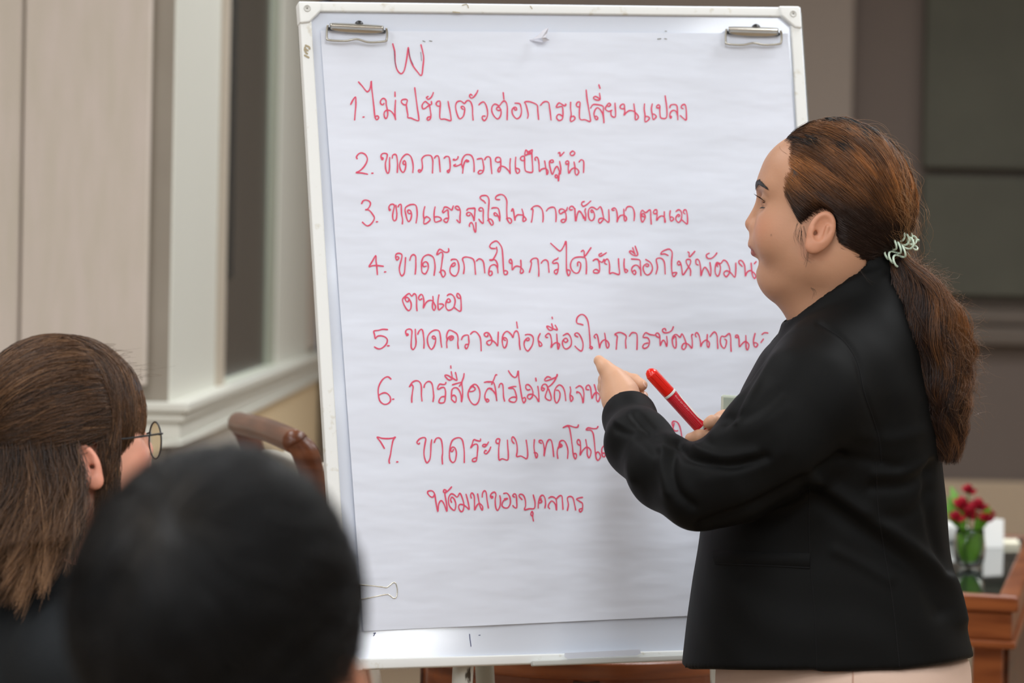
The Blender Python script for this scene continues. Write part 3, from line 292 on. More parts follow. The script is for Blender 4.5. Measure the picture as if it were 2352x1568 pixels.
"889.9,756.7 878.6,756.1 869,758.5 858.6,760.2 860.1,768.6 861.7,777.5 866.7,772.1 875,771 884.5,773.9 889.5,780.5 886.9,790 878.6,798.3 871.4,801 865.5,799.8 859.8,796.5;889.9,793.9 893.8,793.8;934.5,766.2 937.5,768 934.5,771 932.7,767.4 931.5,761.4 934.5,756.7 941.1,755.5 945.8,759.6 945.2,772.1 944.3,786.4 944.6,798.3 948.8,802.5 953.6,796 955.4,785.2 954.2,771 953.8,756.1;959.3,767.4 962.5,760.2 967.3,756.1 970.8,760.2 972.6,772.1 973.8,786.4 973.2,799.5;999.4,778.1 994.6,777.5 992.6,773.9 995.8,771.5 1000.2,775.7 1000,785.2 996.4,796 991.1,801.9 985.7,797.1 981.9,786.4 981.9,774.5 986.9,765 995.2,759 1003.6,757.9 1008.9,761.4 1011.3,772.1 1012.5,785.2 1014.3,797.1;1026.2,798.3 1025.6,786.4 1027.4,779.3 1031.5,773.3 1037.5,771 1041.1,773.9 1039.3,779.3 1034.5,781.1 1032.7,778.1 1037.5,774.5;1026.8,781.7 1025.6,771 1028.6,761.4 1032.7,757.9 1041.7,761.4 1049.4,767.4 1051.8,776.9 1051.2,788.8 1052.4,800.1;1059.8,779.9 1062.5,773.3 1067.9,769.8 1075,769.8 1076.2,778.1 1076.8,786.4 1074.4,796 1071.2,800.7 1067.9,797.1 1069,791.2 1074.4,790.6;1080.4,767.4 1085.1,762.6 1090.5,761.2 1096.4,765 1102.4,774.5 1104.2,786.4 1105,805.5;1120.2,769.2 1119.6,772.7 1114.3,772.1 1111.9,767.4 1116.7,763.6 1122.6,765 1127.4,773.3 1130,781.7;1119.9,769 1119.2,773 1114,771.7 1112,767.1 1116.6,763.5 1123.2,767.1 1128.5,776.9 1129.1,786.2 1124.5,792.1 1118.6,789.5 1118.6,784.2 1125.8,780.9 1132.4,782.9 1139,788.8 1142.7,794.1 1143.6,778.3 1144.3,762.4;1160.7,781.6 1156.8,779.6 1155.5,776.3 1160.7,775.6 1164.7,780.9 1163.4,791.4 1159.4,798.7 1155.5,795.4 1153.2,782.2 1155.5,769 1162.1,761.1 1168,762.4 1174.6,769 1177.9,775 1180.5,765.1 1185.1,759.8 1189.7,763.8 1192.4,778.3 1193,791.4 1194.6,802.6;1186.4,739.4 1188.4,753.2;1208.2,779.6 1211.5,782.2 1215.4,779.6 1213.5,775.6 1208.2,778.3 1203.6,786.2 1204.9,798 1211.5,805.9 1218.1,799.4 1223.4,788.8 1224.4,775.6 1219.4,769 1211.5,767.7 1206.2,769;1240.5,765.7 1236.5,774.3 1235.9,782.2 1237.8,790.1 1239.2,794.7 1244.4,792.8 1242.5,787.5 1235.9,782.2;1257.6,775 1253.7,774.3 1253,770.4 1258.9,765.7 1263.6,769 1266.2,779.6 1266.8,788.8 1265.5,798 1270.8,790.1 1277.4,786.8 1284.6,790.1 1284,796.7 1281.3,802 1280,788.8 1278.4,767.1;1266.8,743.3 1269.5,755.9 1261.6,757.8 1255.6,749.9 1259.6,749.3 1268.8,754.5;1274.8,746.6 1278,751.9 1279.4,757.8 1269.5,754.5;1267.8,728.2 1268.6,731.9;1294.5,782.2 1298.5,786.2 1303.8,782.2 1299.8,776.3 1293.2,780.9 1291.6,790.1 1295.8,799.4 1302.4,800.7 1310.3,794.1 1312.3,783.5 1309,771.7 1302.4,765.7 1293.2,770.4;1326.8,773.7 1320.9,770.4 1320.2,766.4 1326.2,764.4 1332.7,771.7 1338,784.9 1338.7,796.7 1335.4,805.9 1327.5,802 1320.2,794.7;1338.7,746 1332.7,744 1326.2,742.7 1323.8,737.4 1326.2,728.2 1334.1,722.2 1342,724.2 1348.6,733.5 1351.9,748 1353.8,767.7 1355.2,787.5 1355.2,798 1358.4,801.3 1360.4,798 1356.5,795.4 1353.8,798.7;1367,776.3 1364.4,771.7 1369.7,767.1 1372.9,774.3 1374.9,786.2 1376.9,799.4 1378.9,790.1 1383.5,782.9 1389.4,780.2 1396,784.9 1398.6,792.8 1395.4,799.4 1392.1,794.1 1390.7,779.6 1388.4,765.1;1415.1,802 1416.4,786.2 1417.1,771.7 1411.8,767.7 1420,763.1;1415.3,801.9 1416.2,783.3 1417.4,772 1412.1,767.2 1422.6,763.1 1432.3,766.4 1438,772 1436.4,783.3 1437.5,799.5;1445.2,772 1450.1,764.7 1455.7,763.6 1462.2,767.2 1463.3,781.7 1462.7,802.7;1503.4,769.6 1492.1,768 1482.4,763.9 1476.7,774.4 1486.4,775.2 1491.3,783.3 1488.9,794.6 1480.8,799.8 1475.9,797 1479.2,789.8 1488.1,787.4;1513.9,775.2 1507.4,772 1505.8,766.4 1510.7,764.7 1514.7,770.4 1515.5,781.7 1516.3,793.8 1519.6,784.9 1523.6,780.9 1527.6,786.5 1530.9,795.4 1532.2,784.9 1530.9,772;1529.3,759.1 1526.8,754.2 1521.2,756.7 1523.6,763.1 1532.5,763.9 1542.2,759.1 1546.2,750.2;1544.6,778.5 1551.1,772 1552.7,783.3 1552.7,794.6 1550.3,799.5 1545.4,793 1543.8,778.5 1547,770.4 1553.5,768 1561.6,774.4 1565.6,766.4 1570.5,773.6 1575.3,788.2 1574.5,797.9 1569.6,802.4 1565.6,797.9 1568.8,789.8 1576.1,788.2 1583.4,793 1589,799.5 1589.8,783.3 1588.2,769.6 1591.5,768;1598.7,773.6 1596.3,768 1600.3,763.6 1605.2,770.4 1608.4,784.9 1609.2,795.4 1613.3,786.5 1621.3,780.9 1628.6,786.5 1627.8,797 1623.8,793.8 1623.8,778.5 1624.3,768;1630.7,772.8 1635.9,765.5 1641.5,762.3 1646.4,770.4 1647.5,786.5 1648.5,800.3;1664.2,778.5 1668.2,781.7 1667.4,791.4 1663.4,799.5 1656.9,794.6 1654,783.3 1656.9,772 1665,772.8 1674.7,765.5 1677.9,775.2 1678.2,791.4 1679.2,806.7;1694.9,774.4 1689.2,774.4 1690,769.6 1694.9,770.4 1697.3,781.7 1698.1,796.2 1703.7,789.8 1711.8,784.1 1719.9,791.4 1716.7,803.5 1713.4,797.9 1713.1,783.3 1712.6,770.4;1734.1,765.5 1730.4,781.7 1732,794.6 1736.9,796.2 1740.1,790.6 1734.4,786.5 1730.4,789;1749.8,768 1755.4,763.9 1763.5,764.7;1753,778.5 1747.4,786.5",
"897.7,870.2 892.4,865.7 886.6,865.7 878.4,871.6 871.4,883.3 868.4,895 869.3,909 872.5,920.7 880.7,927.7 890.1,927.1 896.5,920.7 895.9,911.3 890.1,904.3 883.1,901.7 876,903.7 870.2,907.2;902,916.2 903.9,916.9;945.6,923.6 945.6,912.5 947.4,898.5 948.5,887.9 945,883.3 939.8,888.5 945,879.8 952,874.8 960.2,874.8 966.1,880.9 967.8,892.6 967.8,906.6 969,920.7;973.7,889.7 975.4,882.7 980.7,876.8 987.1,876.2 992.4,882.1 994.7,896.1 995.9,910.2 994.4,921.8;1024,878 1022.2,882.1 1016.4,882.7 1009.3,882.1 1004.7,891.4 1007,893.8 1012.8,890.3 1019.9,889.7 1022.8,897.3 1022.8,909 1021,921.8 1016.4,925.1 1008.2,924.2 1009.3,917.2 1014,911.3 1021,910.2;1036.8,917.2 1036.8,905.5 1038,895 1043.2,890.3 1050.3,891.4 1056.1,899.6 1059,910.2 1059.6,923 1062,909 1062,892.6 1060.5,878.6 1064.3,866.9 1065.8,857.5;1036.8,917.2 1044.4,923.6 1047.3,919.5 1046.8,911.3 1042.1,907.2 1037.4,910.2;1038.8,883.5 1049.1,880.3 1060.2,878 1054.9,886.8;1036.2,853.4 1038,869.2 1030.4,872.2 1022.2,864 1023.4,861 1030.4,862.8 1037.4,868.1;1045.8,855.2 1047.9,863.4 1049.1,873.3 1039.2,868.1;1035.1,840 1035.3,845.3;1079.5,889.1 1086.5,887.9 1091.2,892.6 1087.7,897.3 1079.5,899 1077.2,895 1084.2,886.8 1087.1,885.6;1085.9,886.8 1078.3,892.6 1074.8,904.3 1077.2,916 1084.2,926.5 1092.4,928.9 1098.8,921.8 1101.9,909 1101.1,896.1 1095.9,885.6 1088.8,882.1 1080.7,887.9;1112.2,878 1119.2,876.5 1128.6,876.5;1130,892.6 1122.8,891.4 1116.9,897.3 1113.2,909 1115.2,918.3 1119.2,923 1122.8,919.5 1118.7,916 1116.3,919.5;1120,877.1 1130.7,876.9 1135.5,882.9 1138.5,899.5 1139.6,911.4 1140.8,921 1138.5,906.7 1131.9,897.1 1123.6,891.8 1120,892.4;1128.9,882.3 1133.1,873.3 1137.9,861.4 1140.8,860.8;1145.6,889.4 1147.4,882.9 1151,880.5 1154.5,884 1155.7,897.1 1156.3,910.2 1158.7,921;1184.9,887.4 1178.3,887.6 1167.6,891.2 1177.1,891.8 1181.9,896 1185.5,907.9 1186.1,917.4 1181.9,923.3 1172.4,922.1 1168.8,918.6 1172.4,913.8 1179.5,911.4 1185.5,912.6;1167.6,851.3 1172.4,859 1178.3,865 1184.3,866.2 1187.9,860.2 1190,851.3 1191.4,867.4 1194.4,887.6 1197.4,906.7 1199.8,918.6 1202.7,925.1 1206.9,918.6 1205.1,912.6 1201,914.4;1217,894.2 1211.7,895.4 1207.5,891.2 1208.1,884 1214,883.5 1220,890 1223.6,899.5 1222.4,910.2 1216.4,916.2 1211.1,912.6 1212.9,906.7 1220,904.9 1227.1,907.9 1233.1,915 1237.3,922.1 1237.3,906.7 1235.2,887;1230.1,868 1231.3,875.1;1246.2,890.6 1250.4,892.4 1247.4,897.1 1243.6,894.2 1245,885.8 1250.4,881.7 1255.7,884.6 1257.5,892.4 1254.5,901.9 1252.1,911.4 1256.9,917.4 1264.6,918.6 1265.5,910.2 1260.5,894.8 1258.1,890 1267.6,881.7 1276,869.8 1279.3,859 1278.9,864.4 1266.4,870.4 1253.3,874.5 1251,871 1256.9,865 1264.6,866.8;1277.7,896 1282.5,896.5 1286.1,904.3 1284.3,916.2 1278.9,925.1 1274.8,921 1273,909 1274.8,893.6 1283.1,884 1291.4,887.6 1296.8,899.5 1299.2,919.8;1309.3,888.2 1310.5,897.1 1309,907.9 1309.9,918.6 1311.7,921.5 1315.8,915 1312.9,909 1309.3,907.9;1322.4,890.6 1330.7,885.8 1337.9,891.2 1340.8,903.1 1340.2,915 1338.8,925.1 1336.7,913.8 1331.9,903.1 1324.8,899.5 1324.8,902.5;1352.1,895 1346.2,893.6 1346.2,887.6 1351.5,884 1355.7,890 1357.5,901.9 1359.3,915 1362.9,906.7 1368.8,900.7 1374.8,904.3 1377.7,911.4 1373.6,922.1 1369.4,916.2 1368.8,899.5 1364.6,882.9",
"882.7,1029.5 873.8,1014.2 865.7,1003.5 877.2,1006.2 891,1007 902.5,1005.6 908.2,1003.3 903,1010.2 899.6,1025.1 896.7,1043.5 893.5,1057.2 894.4,1063.6;911.7,1060.1 912.8,1060.7;963.3,1017.1 962.2,1019.4 958.7,1018.2 957.6,1014.8 963.3,1007.9 972.5,1004.4 977.7,1007.3 975.9,1019.4 973.6,1036.6 974.8,1050.4 980,1062.4 986.8,1054.9 989.1,1038.9 989.7,1021.7 991.4,1009.6;997.2,1015.9 1000.6,1007.9 1006.4,1005 1012.7,1009 1015.5,1021.7 1016.4,1038.9 1015.2,1050.4 1016.1,1065.3;1041.4,1032 1038.5,1036.6 1035.1,1035.4 1035.6,1029.7 1040.2,1026.2 1045.4,1029.7 1048,1041.2 1045.4,1057.2 1039.7,1061.8 1033.9,1056.1 1032,1043.5 1033.3,1027.4 1037.9,1012.5 1046,1006.2 1055.2,1005 1061.5,1010.2 1064.3,1021.7 1066.1,1038.9 1066.1,1061.8;1103.4,1007.9 1102.8,1012.5 1094.2,1011.3 1087.9,1009.6 1084.4,1019.4 1081,1028 1086.7,1021.7 1093.6,1019.4 1097.1,1024 1096.5,1036.6 1095.3,1049.2 1093,1058.4 1085.6,1059 1085.6,1053.8 1094.2,1050.4;1121.7,1014.8 1117.7,1021.7 1112.6,1025.7 1108,1024 1110.3,1020.5 1116.6,1020.5;1126.9,1026.2 1122.9,1035.4 1116.6,1041.7 1112,1039.5 1114.3,1034.3 1116.9,1034.9;1145.1,1018 1140.2,1017.3 1139,1011.8 1142.1,1007.5 1147.6,1008.7 1146.4,1018 1145.1,1034 1146,1055.6 1153.2,1053.1 1165.5,1056.2 1167.3,1043.8 1166.1,1026.6 1165.2,1010.6;1180.3,1018 1176,1013 1175.3,1005.6 1178.4,1003.2 1183.4,1009.3 1187.1,1021.6 1187.7,1036.4 1186.4,1048.2 1196.3,1046.9 1209.3,1053.1 1211.7,1041.4 1210.5,1026.6 1208.3,1010.6;1227.1,1009.3 1226.1,1026.6 1228.4,1041.4 1231.4,1051.2 1234.5,1045.1 1232.1,1040.1 1226.5,1039.5;1243.2,1017.3 1238.2,1015.5 1238.8,1011.2 1244.4,1011.8 1248.1,1020.4 1249.9,1032.7 1249.3,1047.5 1252.4,1030.3 1256.1,1015.5 1261,1009.3 1266,1011.8 1269.1,1025.3 1271.5,1048.2;1285.1,1021.6 1291.2,1022.9 1286.3,1026.6 1285.1,1019.2 1289.4,1020.4 1287.6,1025.3 1282,1026.6 1279.5,1038.9 1280.8,1052.5;1282.6,1029 1285.1,1015.5 1290,1011.2 1296.2,1013 1301.1,1021.6 1304.2,1035.2 1303.3,1052.5;1328.2,975.4 1326.4,980.3 1319.6,981 1309.7,977.9 1302.3,977.3 1292.5,982.2 1302.3,978.5 1307.3,982.2 1311,1000.7 1314.1,1024.1 1316.5,1043.8 1320.8,1053.7 1323.9,1047.5 1322.1,1041.4 1317.1,1042;1331.3,1022.3 1326.4,1019.2 1325.2,1013 1327.6,1009.3 1331.3,1011.8 1332.9,1021.6 1333.2,1032.7 1331.9,1045.1 1338.1,1034 1346.7,1026.6 1354.1,1030.3 1357.2,1038.9 1352.9,1051.2 1348.6,1043.8 1348,1027.8 1344.9,1009.3;1373.2,979.1 1370.2,983.4 1361.5,984 1350.4,982.2 1346.1,987.1 1356.6,987.7 1362.1,995.8 1364.6,1013 1366.5,1034 1368.9,1051.2 1373.2,1056.8 1378.8,1048.8 1375.1,1038.9 1370.2,1038.9 1367.7,1046.3;1387.4,1022.9 1382.5,1029 1381.9,1038.9 1383.7,1047.5 1388.7,1048.2 1389.9,1041.4 1383.7,1040.1;1488.4,944.2 1495.4,944.5 1500.3,944.5 1504.5,948.8 1507.4,956.5 1509.5,965.6 1510.9,970.5;1547.9,971.9 1545.2,983.1 1542.4,989.1 1545.2,985.9 1549.4,989.1 1553.3,989.4 1556.4,988.7;1542.4,989.1 1545.6,983.1 1543.5,974 1544.2,969.1 1547.3,967 1553.6,968.4 1558.6,974 1562.1,983.1 1564.9,997.1 1566.6,1013.3",
"998.3,1134.7 994.2,1141.2 987.8,1139.6 982.1,1132.3 983.7,1127.5 992.6,1127.1 998.3,1134.7 1000.7,1150.1 1005.5,1175.1 1007.2,1158.2 1012.8,1149.3 1019.3,1156.5 1026.2,1174.3 1025.7,1158.2 1021.7,1133.9 1024.9,1126.7 1020.1,1124.2 1018.5,1129.1 1022.5,1131.5 1030.6,1125 1037,1117.8;1037,1153.3 1034.6,1146.9 1037.9,1141.2 1043.5,1146.9 1046.7,1158.2 1044.3,1171.1 1037.9,1168.7 1031.4,1159.8 1029.8,1145.2 1034.6,1134.7 1041.1,1134.7 1050,1141.2 1055.6,1132.3 1060.5,1140.4 1065.3,1158.2 1062.9,1172.7 1057.2,1173.5 1053.2,1164.6 1055.6,1158.2 1063.7,1159 1071.8,1164.6 1077.4,1169.5 1075,1153.3 1070.2,1134.7;1082.3,1143.6 1080.7,1136.4 1083.9,1131.5 1088.8,1138.8 1089.6,1154.9 1089.9,1171.1 1094.4,1161.4 1100.9,1155.7 1108.1,1163 1107.3,1171.1 1102.5,1163 1099.3,1148.5 1096.8,1133.9;1107.3,1141.2 1108.1,1132.3 1112.2,1126.7 1116.2,1130.7 1118.6,1148.5 1121.5,1166.2;1127.5,1138.8 1131.6,1140.4 1129.1,1143.6 1125.9,1138.8 1129.1,1132.3 1135.6,1129.9 1138.8,1135.5 1137.2,1146.9 1138,1163 1142.1,1171.9 1147.7,1163 1149.3,1148.5 1147.7,1138;1158.2,1145.2 1165.5,1144.4 1159.8,1147.7 1155.8,1150.1 1152.6,1159.8 1157.4,1165.4 1166.3,1165.4 1172,1154.9 1170.3,1140.4 1163.9,1132.3 1156.6,1133.1;1181.6,1141.2 1177.6,1138.8 1180,1133.9 1184.9,1136.4 1186.5,1151.7 1186.5,1165.4 1180.8,1164.6 1177.6,1160.6;1198.6,1146.9 1192.2,1139.6 1193.8,1134.7 1201,1136.4 1205.9,1146.9 1206.7,1161.4 1204.3,1170.3 1215.6,1167.9 1226.9,1167 1228.5,1153.3 1224.5,1136.4;1222,1184.8 1218.8,1180.8 1221.2,1174.3 1223.7,1177.6 1223.3,1187.2 1224.9,1196.1;1238.2,1148.5 1243.9,1149.3 1243,1153.3 1237.4,1154.1 1239,1146.9 1243,1145.2;1235.8,1166.2 1236.6,1151.7 1240.6,1140.4 1246.3,1136.8 1251.1,1143.6 1252.7,1156.5 1251.1,1166.2;1260,1143.6 1265.7,1140.4 1273.7,1142.8 1277.8,1150.1 1277.8,1171.9 1275.4,1158.2 1267.3,1150.1 1260.8,1156.5 1259.2,1163.8 1262.1,1167.9;1277.8,1145.2 1284.2,1138.8 1289.9,1138.8 1291.5,1150.1 1292.8,1169.5;1302.8,1171.9 1305.2,1158.2 1302.8,1143.6 1309.3,1139.6 1315.7,1143.6 1319,1156.5 1321.9,1171.1;1337.6,1142 1330.3,1142.8 1323.8,1146 1331.9,1151.7 1337.6,1156.5 1336.8,1171.1 1331.9,1175.1 1330.3,1169.5 1336.8,1167",
]
# ================================================================== FLIPCHART EASEL
M_board = mat('gloss_whiteboard', lin(218, 225, 238), .09, .5, bump=(3, (1, 1, 1), .02, .01))
M_frame = mat('white_plastic_frame', lin(236, 238, 236), .4, .4, var=(60, (1, 1, 1), lin(215, 212, 200), .62, .75))
M_cap = mat('white_plastic_cap', lin(238, 240, 238), .4, .4)
M_darkgap = mat('grey_metal_edge', lin(120, 118, 110), .5, .4)
M_screw = mat('screw_head', lin(205, 205, 200), .4, .5)
M_dark = mat('black_plastic', (.012, .012, .012), .4, .5)
M_steel = mat('nickel_steel', (.62, .60, .54), .28, .5, metal=1)
M_wire = mat('nickel_wire', (.5, .48, .42), .3, .5, metal=1)
M_paper = mat('flipchart_paper', lin(226, 231, 243), .75, .3, bump=(9, (.5, .5, 1.6), .42, .012), var=(3, (1, 1, 1), lin(222, 228, 240), .3, .7))
M_ink = mat('red_marker_ink', lin(224, 80, 110), .6, .3)
M_ink_d = mat('dark_ink', lin(74, 62, 90), .6, .3)
M_blue = mat('blue_ink', lin(60, 72, 120), .6, .3)
M_scuff = mat('brown_scuff', lin(176, 164, 138), .8, .2)
M_pole = mat('chipped_white_pole', lin(214, 214, 206), .3, .5, var=(45, (1, 1, .4), lin(74, 66, 54), .57, .62))
M_pole_g = mat('grey_pole', lin(170, 170, 160), .4, .4)

_y, _t = math.radians(14.67), math.radians(10.83)
BC = np.array([0.095, 4.483, 1.275])
_rx = np.array([math.cos(_y), math.sin(_y), 0]); _bk = np.array([-math.sin(_y), math.cos(_y), 0])
BU = math.cos(_t) * np.array([0, 0, 1.0]) + math.sin(_t) * _bk
BN = math.sin(_t) * np.array([0, 0, 1.0]) - math.cos(_t) * _bk      # out of the board, towards the room
BR = _rx
def bd(px, py, h=0.0):                         # point on the plane h in front of the board
    return onplane(px, py, BC + BN * h, BN)
def bslab(bm, quad, h0, h1):                   # four pixel corners on the board -> a slab standing h0..h1 off it
    q = [onplane(x, y, BC + BN * h1, BN) for x, y in quad]
    add_hexa(bm, [p for p in q] + [p - BN * (h1 - h0) for p in q])
OUT = [(687, 3.4), (1838.3, 17.2), (1937, 1500.6), (776.9, 1538.9)]
INN = [(715, 26), (1816, 38), (1903, 1484), (806, 1513)]
foot = bd(1330, 1520)
easel = empty('flipchart_easel', (foot[0], foot[1], 0), 'white framed flipchart board on an easel, holding the written paper, standing beside the woman', 'flipchart')
bm = bmesh.new(); bslab(bm, OUT, -.012, 0.0); bm_obj('writing_surface', bm, M_board, easel)
for k in range(4):
    j = (k + 1) % 4
    bm = bmesh.new(); bslab(bm, [OUT[k], OUT[j], INN[j], INN[k]], -.014, .006)
    bm_obj('frame_rail', bm, M_frame, easel, bevel=.0025)
bm = bmesh.new()
o2 = [(684.5, 14), (1842, 28), (1939.5, 1500), (775, 1531)]
bslab(bm, o2, -.026, -.0145); bm_obj('back_edge', bm, M_darkgap, easel)
# corner caps, each with its screw
CAPS = [([(686, 2), (738, 3), (738, 24), (711, 51), (690, 53)], (705.5, 19)),
        ([(1789, 13), (1838, 13.5), (1843, 65), (1826, 62), (1795, 35)], (1822, 31.5)),
        ([(776, 1542.5), (834, 1540), (832, 1517), (815, 1501), (776, 1503)], (799, 1521.5)),
        ([(1885, 1503), (1938, 1501), (1932, 1450), (1912, 1452), (1885, 1478)], (1919, 1482))]
for poly, (sx, sy) in CAPS:
    pts = [onplane(x, y, BC + BN * .010, BN) for x, y in poly]
    bm = bmesh.new(); add_prism(bm, pts, -BN * .026)
    cap = bm_obj('corner_cap', bm, M_cap, easel, bevel=.003)
    bm = bmesh.new(); lathe(bm, [(.0055, 0), (.0055, .0006), (.0046, .0012), (.0042, .0007), (.0018, .0007), (.0012, .0002), (0, .0002)], n=24)
    s = bm_obj('screw', bm, M_screw, None, smooth=True)
    c = onplane(sx, sy, BC + BN * .010, BN)
    mw = Matrix([[BR[i], BU[i], BN[i], c[i]] for i in range(3)] + [[0, 0, 0, 1]]); s.data.transform(mw)
    s.parent = cap
    bm = bmesh.new(); lathe(bm, [(.0011, .0003), (.0009, .0011), (0, .0011)], n=10); bm.transform(mw)
    d = bm_obj('screw_recess', bm, M_darkgap, None); d.parent = cap
# pen ledge and white plate at the lower right of the frame
bm = bmesh.new(); bslab(bm, [(1225, 1516), (1905, 1490), (1903, 1503), (1225, 1529)], .0061, .022)
bm_obj('pen_tray', bm, mat('grey_tray', lin(196, 198, 194), .5, .4), easel, bevel=.002)
pl = [(1297, 1499), (1297, 1507), (1303, 1512), (1462, 1505), (1472, 1500), (1470, 1491)]
bm = bmesh.new(); add_prism(bm, [onplane(x, y, BC + BN * .0235, BN) for x, y in pl], -BN * .0014); bm_obj('tray_plate', bm, M_board, easel)
# spring clips at the top
def bpt(px, py, h): return bd(px, py, h)
for (xa, ya, xb, yb, hx) in ((752, 53, 887, 60, 888), (1668, 62, 1793, 66, 1795)):
    bm = bmesh.new(); w = (xb - xa)
    prof = [(.008, -3), (.016, -1), (.020, 3), (.018, 8), (.012, 10), (.009, 20)]   # rolled sheet: height off board, pixels down
    ra = [bpt(xa + .03 * d, ya + d, h) for h, d in prof]; rb = [bpt(xb + .03 * d, yb + d, h) for h, d in prof]
    va = [bm.verts.new(p) for p in ra]; vb = [bm.verts.new(p) for p in rb]
    for i in range(len(prof) - 1): bm.faces.new([va[i], vb[i], vb[i + 1], va[i + 1]])
    clip = bm_obj('clip', bm, M_steel, easel, smooth=True)
    sm = clip.modifiers.new('s', 'SOLIDIFY'); sm.thickness = .0012
    clip.modifiers.new('sub', 'SUBSURF').render_levels = 2
    bm = bmesh.new(); bslab(bm, [(xa + 2, ya + 9), (xb - 1, yb + 9), (xb - 1, yb + 15), (xa + 2, ya + 15)], .004, .0095); bm_obj('clip_lip', bm, M_dark, clip)
    L = [(xa + 1, ya + 4, .014), (xa - 1, ya + 14, .012), (xa - 1, ya + 33, .010), (xa + 3, ya + 39, .010), (xa + w * .3, ya + 41, .010), (xa + w * .5, ya + 37, .011),
         (xa + w * .7, yb + 37, .010), (xb - 4, yb + 35, .010), (xb + 1.5, yb + 29, .010), (xb + 2, yb + 14, .012), (xb, yb + 4, .014)]
    tube_obj('clip_handle', [bpt(*q) for q in L], 0.0016, M_wire, clip, 8, n=8)
    c = bpt((xa + xb) / 2 + 4, (ya + yb) / 2 + 2, .003)
    bm = bmesh.new(); lathe(bm, [(.0065, 0), (.0065, .005), (.005, .009), (0, .010)], n=20)
    s = bm_obj('clip_knob', bm, M_dark, None, smooth=True)
    s.data.transform(Matrix([[BR[i], BU[i], BN[i], c[i]] for i in range(3)] + [[0, 0, 0, 1]])); s.parent = clip

def fat_dot(pts):                              # a full stop is at least as long as the nib is wide
    p = np.array(pts, float); L = np.linalg.norm(np.diff(p, axis=0), axis=1).sum()
    return p if L > 2.6 else p.mean(0) + np.array([[-1.5, .2], [1.5, -.2]])
def ribbon(bm, pts, w, h, sm=4):
    """one pen stroke: pixel polyline -> a thin raised strip on the board plane"""
    P = catmull(fat_dot(pts), sm)
    Q = np.array([onplane(x, y, BC + BN * h, BN) for x, y in P])
    T = np.gradient(Q, axis=0); T /= np.linalg.norm(T, axis=1, keepdims=True) + 1e-9
    S = np.cross(BN, T)
    e0, e1 = Q[0] - T[0] * w * .4, Q[-1] + T[-1] * w * .4
    Q = np.vstack([e0, Q, e1]); S = np.vstack([S[0], S, S[-1]])
    ww = np.full(len(Q), w / 2); ww[0] = ww[-1] = w * .28
    a = [bm.verts.new(q + s * k) for q, s, k in zip(Q, S, ww)]; b = [bm.verts.new(q - s * k) for q, s, k in zip(Q, S, ww)]
    for i in range(len(Q) - 1): bm.faces.new([a[i], b[i], b[i + 1], a[i + 1]])
def strokes(name, groups, w, h, m, parent):
    bm = bmesh.new()
    for k, g in enumerate(groups): ribbon(bm, g, w, h + .00001 * (k % 7))
    me = bpy.data.meshes.new(name)
    for f in bm.faces:
        f.normal_update()
        if f.normal.dot(Vector(BN)) < 0: f.normal_flip()
    bm.to_mesh(me); bm.free(); return link(name, me, m, parent, False)
# marks on the board itself
for g_ in ([[(1078.5, 1456), (1080, 1470), (1082, 1484)]], [[(858, 1460), (861, 1455), (863, 1453), (858, 1454)]], [[(1101, 1458), (1102, 1458.5)]]): strokes('ink_mark', g_, .0012, .0008, M_blue, easel)
for g_ in ([(702, 104), (710, 108), (711, 112)], [(701, 108), (700, 115), (704, 122), (706, 123)], [(703, 113), (707, 116)], [(700, 127), (709, 132)]): strokes('scuff_mark', [g_], .0028, .0068, M_scuff, easel)
for g_ in ([(1062, 12), (1072, 10), (1076, 18)], [(1218, 14), (1222, 20)], [(1040, 27), (1056, 29)]): strokes('scuff_mark', [g_], .0015, .0068, M_scuff, easel)
# legs
def pole(name, a, b, r, m, parent, sides=20): return tube_obj(name, [a, (np.asarray(a) + b) / 2, b], r, m, parent, sides)
p0 = bd(1060, 1490, -.028); d0 = at(1064, 1568, p0[1] / 1.0)
for px, off in ((1060, -.10), (1650, .10)):
    a = bd(px, 900, -.036); b = bd(px + 4, 1528, -.036)
    dirn = (b - a) / np.linalg.norm(b - a); g = b.copy(); g = b + np.array([off * .5, -.06, -1.0]) * (b[2] / 1.0)
    leg = tube_obj('leg', [a, (a + b) / 2, b, (b + g) / 2, g], .0155, M_pole, easel, 20)
    bm = bmesh.new(); lathe(bm, [(.020, 0), (.020, .03), (.016, .04)], (g[0], g[1], 0)); bm_obj('rubber_foot', bm, M_dark, leg)
a = bd(1085, 1000, -.06); b = at(1114, 1552, 4.575); g = b + (b - a) * (b[2] / (a[2] - b[2]))
leg = tube_obj('leg', [a, (a + b) / 2, b, (b + g) / 2, g], .0145, M_pole_g, easel, 20)
bm = bmesh.new(); lathe(bm, [(.020, 0), (.020, .03), (.016, .04)], (g[0], g[1], 0)); bm_obj('rubber_foot', bm, M_dark, leg)

